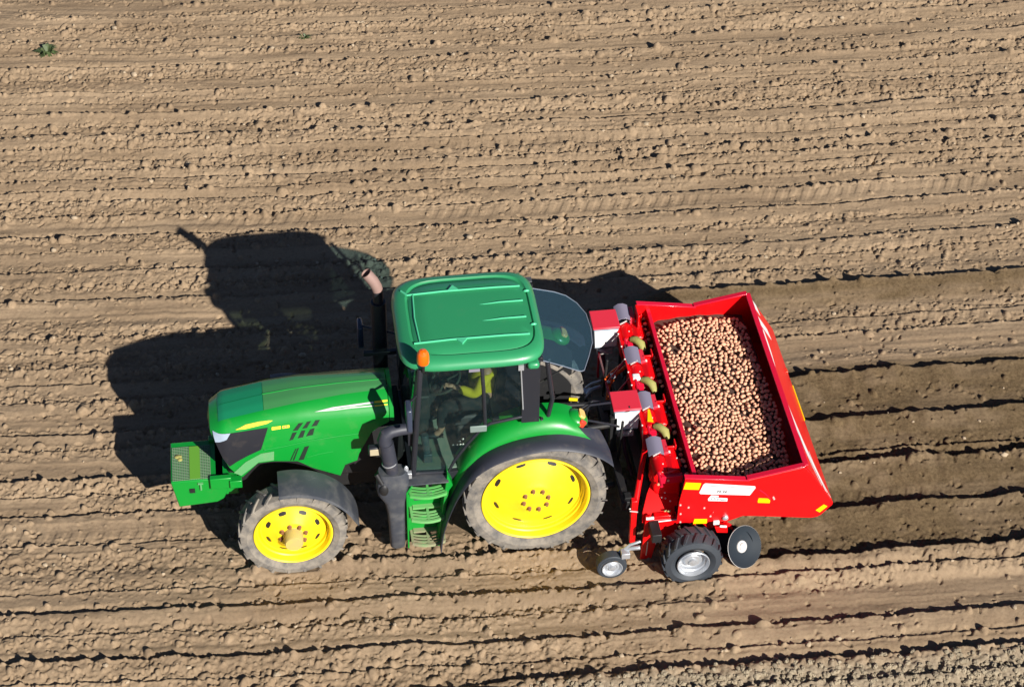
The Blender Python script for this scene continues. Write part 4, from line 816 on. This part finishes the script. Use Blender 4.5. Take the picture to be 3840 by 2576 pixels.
# four row units -------------------------------------------------
UP = []
for q, y0 in enumerate((1.50, .77, -.03, -.79)):
    if q == 3: xo = -.02
    else: xo = 0
    zt = 1.50 if q else 1.55
    # smoked window
    mb = MB(); mb.sheet([[(1.275+xo, y0, zt-.03), (1.33+xo, y0, zt+.012), (1.39+xo, y0, zt+.012), (1.45+xo, y0, zt-.02)], [(1.265+xo, y0-.26, zt-.05), (1.33+xo, y0-.26, zt-.01), (1.39+xo, y0-.26, zt-.01), (1.445+xo, y0-.26, zt-.04)]], .006); W = Q('seed_window', mb, PURP, .002)
    mb = MB(); mb.box((1.445+xo, y0-.24, zt-.16), (1.50+xo, y0-.02, zt-.03)); Q('window_frame', mb, REDP, .006, parent=W)
    # red housing: a belt casing with rounded lobes
    mb = MB(); ring = []
    lob = [(1.29, 1.18), (1.29, 1.38), (1.32, 1.43), (1.38, 1.46), (1.43, 1.43), (1.46, 1.45), (1.52, 1.47), (1.575, 1.44), (1.60, 1.38), (1.60, 1.02), (1.36, .98)]
    mb.prism([(a+xo, b_-.02) for a, b_ in lob], y0-.50, y0-.18); HS = Q('belt_housing', mb, RED, .022)
    mb = MB(); mb.lathe([(.085, -.24), (.088, -.01), (.07, .012), (.0001, .014)], (1.37+xo, y0-.262, 1.375), (0, 1, 0), 24); mb.lathe([(.07, -.31), (.072, 0), (.05, .012), (.0001, .014)], (1.53+xo, y0-.18, 1.375), (0, 1, 0), 24); Q('roller_cover', mb, RED, parent=HS)
    mb = MB(); mb.box((1.44+xo, y0-.235, 1.452), (1.52+xo, y0-.20, 1.458)); Q('warning_sticker', mb, WHITE, parent=HS)
    if q == 1: mb = MB(); mb.box((1.30, y0-.52, 1.415), (1.39, y0-.43, 1.462)); Q('control_box', mb, WHITE, .012, parent=HS)
    if q == 2: mb = MB(); mb.prism([(1.335, y0-.46), (1.40, y0-.48), (1.395, y0-.27), (1.375, y0-.26)], 1.458, 1.464, 'z'); Q('yellow_flag', mb, YREF, parent=HS)
    # agitating rubber chute
    if q < 3:
        mb = MB(); mb.tube([(1.415+xo, y0-.51, 1.42), (1.46+xo, y0-.555, 1.445), (1.51+xo, y0-.62, 1.43), (1.53+xo, y0-.70, 1.38)], [.036, .048, .050, .032], 14); Q('rubber_chute', mb, OLIVE, parent=HS)
        mb = MB(); mb.box((1.32+xo, y0-.69, 1.02), (1.42+xo, y0-.55, 1.16)); Q('belt_drive', mb, DARK, .01, parent=HS)
    # dark cup belt with seed potatoes in front of the divider
    mb = MB(); mb.box((1.605+xo, y0-.58, .98), (1.64, y0-.06, 1.375)); CB = Q('cup_belt', mb, DARK, .005)
    for k in range(6): UP.append((1.632+rng.uniform(-.012, .012), y0-.12-k*.1+rng.uniform(-.02, .02), 1.40+rng.uniform(-.02, .01), rng.uniform(.018, .032)))
    mb = MB(); mb.box((1.585+xo, y0-.17, 1.33), (1.60+xo, y0-.06, 1.50)); mb.box((1.47+xo, y0-.155, 1.36), (1.60+xo, y0-.135, 1.47)); Q('hopper_gate', mb, RED, .004)
    mb = MB(); mb.box((1.36+xo, y0-.56, 1.30), (1.60+xo, y0-.50, 1.40)); Q('unit_bracket', mb, RED2, .004); mb = MB(); mb.tube([(1.33+xo, y0-.52, 1.44), (1.33+xo, y0-.72, 1.42)], .018, 8); Q('unit_tube', mb, RED2); mb = MB(); mb.tube([(1.31+xo, y0-.28, 1.47), (1.40+xo, y0-.24, 1.485)], .010, 6); Q('unit_lever', mb, SILV)
    for (bx_, by_, bz_) in ((1.46, -.10, 1.46), (1.49, -.16, 1.44), (1.47, -.20, 1.46), (1.35, -.50, 1.40), (1.58, -.30, 1.43), (1.40, -.40, 1.455)):
        mb = MB(); mb.ell((bx_+xo, y0+by_, bz_), (.011, .011, .009), 8, 5); Q('unit_bolt', mb, SILV)
    UP.append((1.33+xo, y0-.56, 1.30, .022)); UP.append((1.44+xo, y0-.555, 1.345, .018))
    mb = MB()
    if q < 3: mb.box((1.34, y0-.5, .34), (1.46, y0-.42, .98))
    mb.box((1.34, y0-.2, .34), (1.46, y0-.14, .98)); mb.prism([(1.30, .05), (1.55, .10), (1.50, .5), (1.36, .5)], y0-.40, y0-.24); Q('planting_leg', mb, DARK, .006)
    mb = MB(); mb.lathe([(.24, -.006), (.24, .006), (.06, .03), (.0001, .03)], (2.25, y0-.50, .20), (.35, .93, -.1), 32); Q('ridging_disc', mb, DISC)
# large near end chute of row four
mb = MB(); mb.sheet([[(1.30, -1.10, 1.17), (1.42, -1.08, 1.25), (1.60, -1.02, 1.27)], [(1.20, -1.28, 1.09), (1.40, -1.25, 1.13), (1.60, -1.22, 1.13)], [(1.13, -1.44, .97), (1.32, -1.44, .96), (1.52, -1.44, .94)], [(1.12, -1.50, .86), (1.30, -1.50, .86), (1.50, -1.50, .85)]], .02); Q('end_chute', mb, mat('red_matt_sheet', (.74, .002, .003), .7, spec=.2), .004, ang=60)
mb = MB(); mb.prism([(1.24, 1.2), (1.58, 1.26), (1.60, 1.42), (1.30, 1.38)], -1.20, -1.08); Q('end_housing', mb, RED, .015)
for x, y, z in ((1.36, -1.35, 1.09), (1.40, -1.36, 1.08), (1.45, -1.39, 1.06), (1.40, -1.31, 1.12)):
    mb = MB(); mb.ell((x, y, z), (.012, .012, .008), 8, 6); Q('chute_bolt', mb, SILV)
# near end frame plates
mb = MB(); mb.prism([(1.15, .98), (1.12, .30), (1.24, .27), (1.265, .43), (1.30, .60), (1.40, .645), (1.52, .72), (1.53, .93), (1.24, .93), (1.20, 1.0)], -1.54, -1.50); EP = Q('end_plate', mb, RED, .005)
mb = MB(); mb.box((1.15, -1.555, .955), (1.24, -1.53, .985)); mb.tube([(1.26, -1.545, .905), (1.50, -1.545, .915)], .008, 6); Q('end_plate_trim', mb, WHITE, .004, parent=EP)
mb = MB(); mb.tube([(1.28, -1.55, .56), (1.30, -1.55, .60), (1.33, -1.55, .56)], .008, 6); mb.tube([(1.19, -1.545, .60), (1.18, -1.545, .38)], .006, 6); Q('end_plate_bolt', mb, SILV, parent=EP)
mb = MB(); mb.box((1.25, -1.53, .93), (1.46, -1.46, .97)); Q('chute_sill', mb, RED, .004); mb = MB()
for k_ in range(9): mb.ell((1.39+rng.uniform(-.04, .04), -1.49+rng.uniform(-.02, .02), 1.0+rng.uniform(-.005, .01)), (.012, .010, .009), 7, 5)
Q('dried_residue', mb, mat('dried_residue', (.42, .33, .13), .9))
mb = MB(); mb.prism([(1.50, .97), (2.0, .93), (2.05, .86), (1.98, .70), (1.90, .66), (1.80, .78), (1.60, .80), (1.48, .70)], -1.50, -1.46); mb.box((1.66, -1.5, .33), (1.74, -1.40, .85)); Q('wheel_bracket', mb, RED, .006)
# wheels of the planter
for s_, yw in ((-1, -1.49), (1, 1.25)):
    yw += .07*s_; c = (1.70, yw, .335); mb = MB(); tyre(mb, c, .352, .185, .30, s_, 56); PW = Q('carrier_wheel', mb, TYREB, ang=30)
    mb = MB(); lugs(mb, c, .352, .27, 18, .022, .030); Q('tread_lugs', mb, TYREB, parent=PW)
    mb = MB(); mb.lathe([(.188, -.02), (.190, 0), (.182, .008), (.172, -.01), (.165, -.05), (.150, -.06), (.145, -.10), (.12, -.11), (.10, -.10), (.095, -.06), (.085, -.05), (.05, -.045), (.045, -.02), (.0001, -.015)], (1.70, yw+s_*.15, .335), (0, s_, 0), 48); Q('rim', mb, STEEL, parent=PW, ang=35)
    yw -= .07*s_; c = (.80, yw-.02*s_, .205); mb = MB(); tyre(mb, c, .195, .118, .13, s_, 40); GW = Q('gauge_wheel', mb, TYREB, ang=30)
    mb = MB(); mb.lathe([(.118, 0), (.12, .008), (.112, .010), (.10, -.02), (.085, -.03), (.06, -.015), (.045, -.02), (.03, .012), (.0001, .015)], (.80, yw+s_*.05, .205), (0, s_, 0), 36); Q('rim', mb, STEEL, parent=GW, ang=35)
    mb = MB(); mb.tube([(.80, yw-s_*.07, .21), (.92, yw-s_*.07, .38), (1.0, yw-s_*.02, .44), (1.12, yw, .46)], .028, 8); mb.tube([(.93, yw, .46), (1.0, yw, .52), (1.12, yw-.0, .56)], .018, 8); mb.box((.90, yw-.05, .34), (1.0, yw+.05, .42)); Q('wheel_arm', mb, STEEL, .006, parent=GW)
    # end disc, dished and cambered towards the row
    nrm = Vector((math.sin(R(33))*math.cos(R(34)), s_*math.cos(R(33))*math.cos(R(34)), math.sin(R(34)))).normalized(); cc = Vector((2.345, -1.47 if s_ < 0 else 1.23, .29))
    mb = MB(); mb.lathe([(.243, .0), (.246, .006), (.236, .002), (.20, -.018), (.15, -.036), (.09, -.048), (.05, -.050), (.0001, -.050)], cc, nrm, 48); mb.lathe([(.243, 0), (.20, -.024), (.10, -.055), (.0001, -.057)], cc, nrm, 40); DC = Q('covering_disc', mb, DISC, ang=60)
    mb = MB(); mb.lathe([(.075, -.052), (.07, -.038), (.045, -.036), (.04, -.022), (.0001, -.018)], cc, nrm, 20); mb.lathe([(.243, .0), (.2475, .004), (.243, .008)], cc, nrm, 48); Q('disc_hub', mb, SILV, parent=DC)
    mb = MB(); mb.tube([tuple(cc-nrm*.06), (2.27, cc.y-s_*.24, .36), (2.10, cc.y-s_*.22, .52), (1.95, cc.y-s_*.12, .80)], .03, 8); mb.prism([(2.0, .55), (2.15, .56), (2.16, .44), (2.03, .46)], cc.y-s_*.13-.03, cc.y-s_*.13+.03); Q('disc_arm', mb, RED, .005, parent=DC)

mb = MB(); mb.tube([(1.70, -1.42, .335), (1.70, 1.20, .335)], .035, 12); mb.box((1.66, -1.36, .33), (1.74, -1.30, .58)); mb.box((1.66, 1.12, .33), (1.74, 1.18, .70)); Q('carrier_axle', mb, DARK)
# the hopper and its row units ride low between the wheels, a little towards the far side
SC_, SH_, CC_ = 1.016, Vector((.083, .30, -.28)), Vector((2.2, -.13, 1.3))
def settle(o, origin): o.location = Vector(origin)*0 + CC_ + (Vector(origin)-CC_)*SC_ + SH_; return o
for o in list(PL.children):
    if o.name.split('.')[0] in ('carrier_wheel', 'gauge_wheel', 'covering_disc', 'main_frame', 'headstock', 'headstock_mast', 'ridging_disc', 'carrier_axle', 'frame_pin', 'front_beam_foot'): continue
    O_ = Vector((1.7, -.13, 0)); o.location = CC_ + (O_-CC_)*SC_ + SH_ - O_; o.scale = (SC_,)*3
# potatoes -------------------------------------------------------
POTME = []
for s in range(8):
    mb = MB(); r = np.random.default_rng(s+40); mb.ell((0, 0, 0), (1, .86, .80), 12, 8); p = np.array(mb.v); p[:, 0] += .12*p[:, 1]**2*r.uniform(-1, 1); p *= 1+.05*np.sin(p[:, [1]]*3+s)+.04*np.sin(p[:, [0]]*4+2*s)
    mb.v = [tuple(a) for a in p]; me_ = mb.mesh('potato', ang=80); me_.materials.append(POT); POTME.append(me_)
pts = []; cell = {}; holes = [(1.83, .78, .15), (1.93, .72, .12), (1.82, .14, .13), (1.93, .10, .07), (1.84, -.60, .13), (1.80, -1.05, .07), (2.42, -.05, .06), (2.25, -.80, .05), (2.62, .52, .06), (2.15, .95, .05)]
for _ in range(75000):
    x = rng.uniform(1.725, 2.87); y = rng.uniform(-1.50, 1.355); r = float(np.clip(rng.normal(.0240, .0030), .017, .033))
    edge = 2.865-.03*(1+math.sin(3*y))-(.06 if y > .9 else 0)*(y-.9)*3; 
    if x > edge or y > 1.27-.14*max(0, (2.2-x)): continue
    if any((x-a)**2+((y-b_)*.9)**2 < c*c*rng.uniform(.6, 1.2) for a, b_, c in holes) and rng.random() < .98: continue
    gk = (int(x/.08), int(y/.08)); ok = True
    for a in (-1, 0, 1):
        for b_ in (-1, 0, 1):
            for (px, py, pr_) in cell.get((gk[0]+a, gk[1]+b_), ()):
                if (x-px)**2+(y-py)**2 < ((r+pr_)*.93)**2: ok = False; break
            if not ok: break
        if not ok: break
    if ok and rng.random() > .10: cell.setdefault(gk, []).append((x, y, r)); pts.append((x, y, heap(x, y)-.008+rng.uniform(-.016, .020), r*1.03))
NB = len(pts)
pts.sort(key=lambda p: -p[3]); ind = UP+pts[:300-len(UP)]; rest = pts[300-len(UP):]
print('potatoes', NB, len(UP))
for n_, (x, y, z, r) in enumerate(ind):
    o = bpy.data.objects.new('potato', POTME[n_ % 8]); COL.objects.link(o); settle(o, (x, y, z)); o.rotation_euler = (rng.uniform(-.6, .6), rng.uniform(-.6, .6), rng.uniform(0, 6.28)); o.scale = (r*rng.uniform(1.0, 1.25), r*rng.uniform(.95, 1.05), r)
    if n_ < len(UP): tag(o, 'pale seed potato on the dark belts between the red row units and hopper divider', 'potato', 'seed potatoes on the planting belts')
    else: tag(o, 'dusty tan seed potato heaped inside the red hopper', 'potato', 'seed potatoes heaped in the hopper')
vs = []; fs = []; o_ = 0
T8 = [np.array([v.co[:] for v in m_.vertices]) for m_ in POTME]; F8 = [[tuple(p.vertices) for p in m_.polygons] for m_ in POTME]
for n_, (x, y, z, r) in enumerate(rest):
    k = n_ % 8; Rm = np.array((Matrix.Rotation(rng.uniform(0, 6.28), 3, 'Z') @ Matrix.Rotation(rng.uniform(-.6, .6), 3, 'X')))
    vs.append((T8[k]*r) @ Rm.T+(x, y, z)); fs += [tuple(i+o_ for i in f_) for f_ in F8[k]]; o_ += len(T8[k])
me_ = bpy.data.meshes.new('potato_heap'); me_.from_pydata(np.concatenate(vs).tolist(), [], fs); me_.materials.append(POT); me_.polygons.foreach_set('use_smooth', [True]*len(me_.polygons))
o = bpy.data.objects.new('potato_heap', me_); COL.objects.link(o); settle(o, (0, 0, 0)); o.scale = (SC_,)*3; tag(o, 'smaller tan seed potatoes filling the gaps of the heap in the red hopper', 'potatoes', kind='stuff')
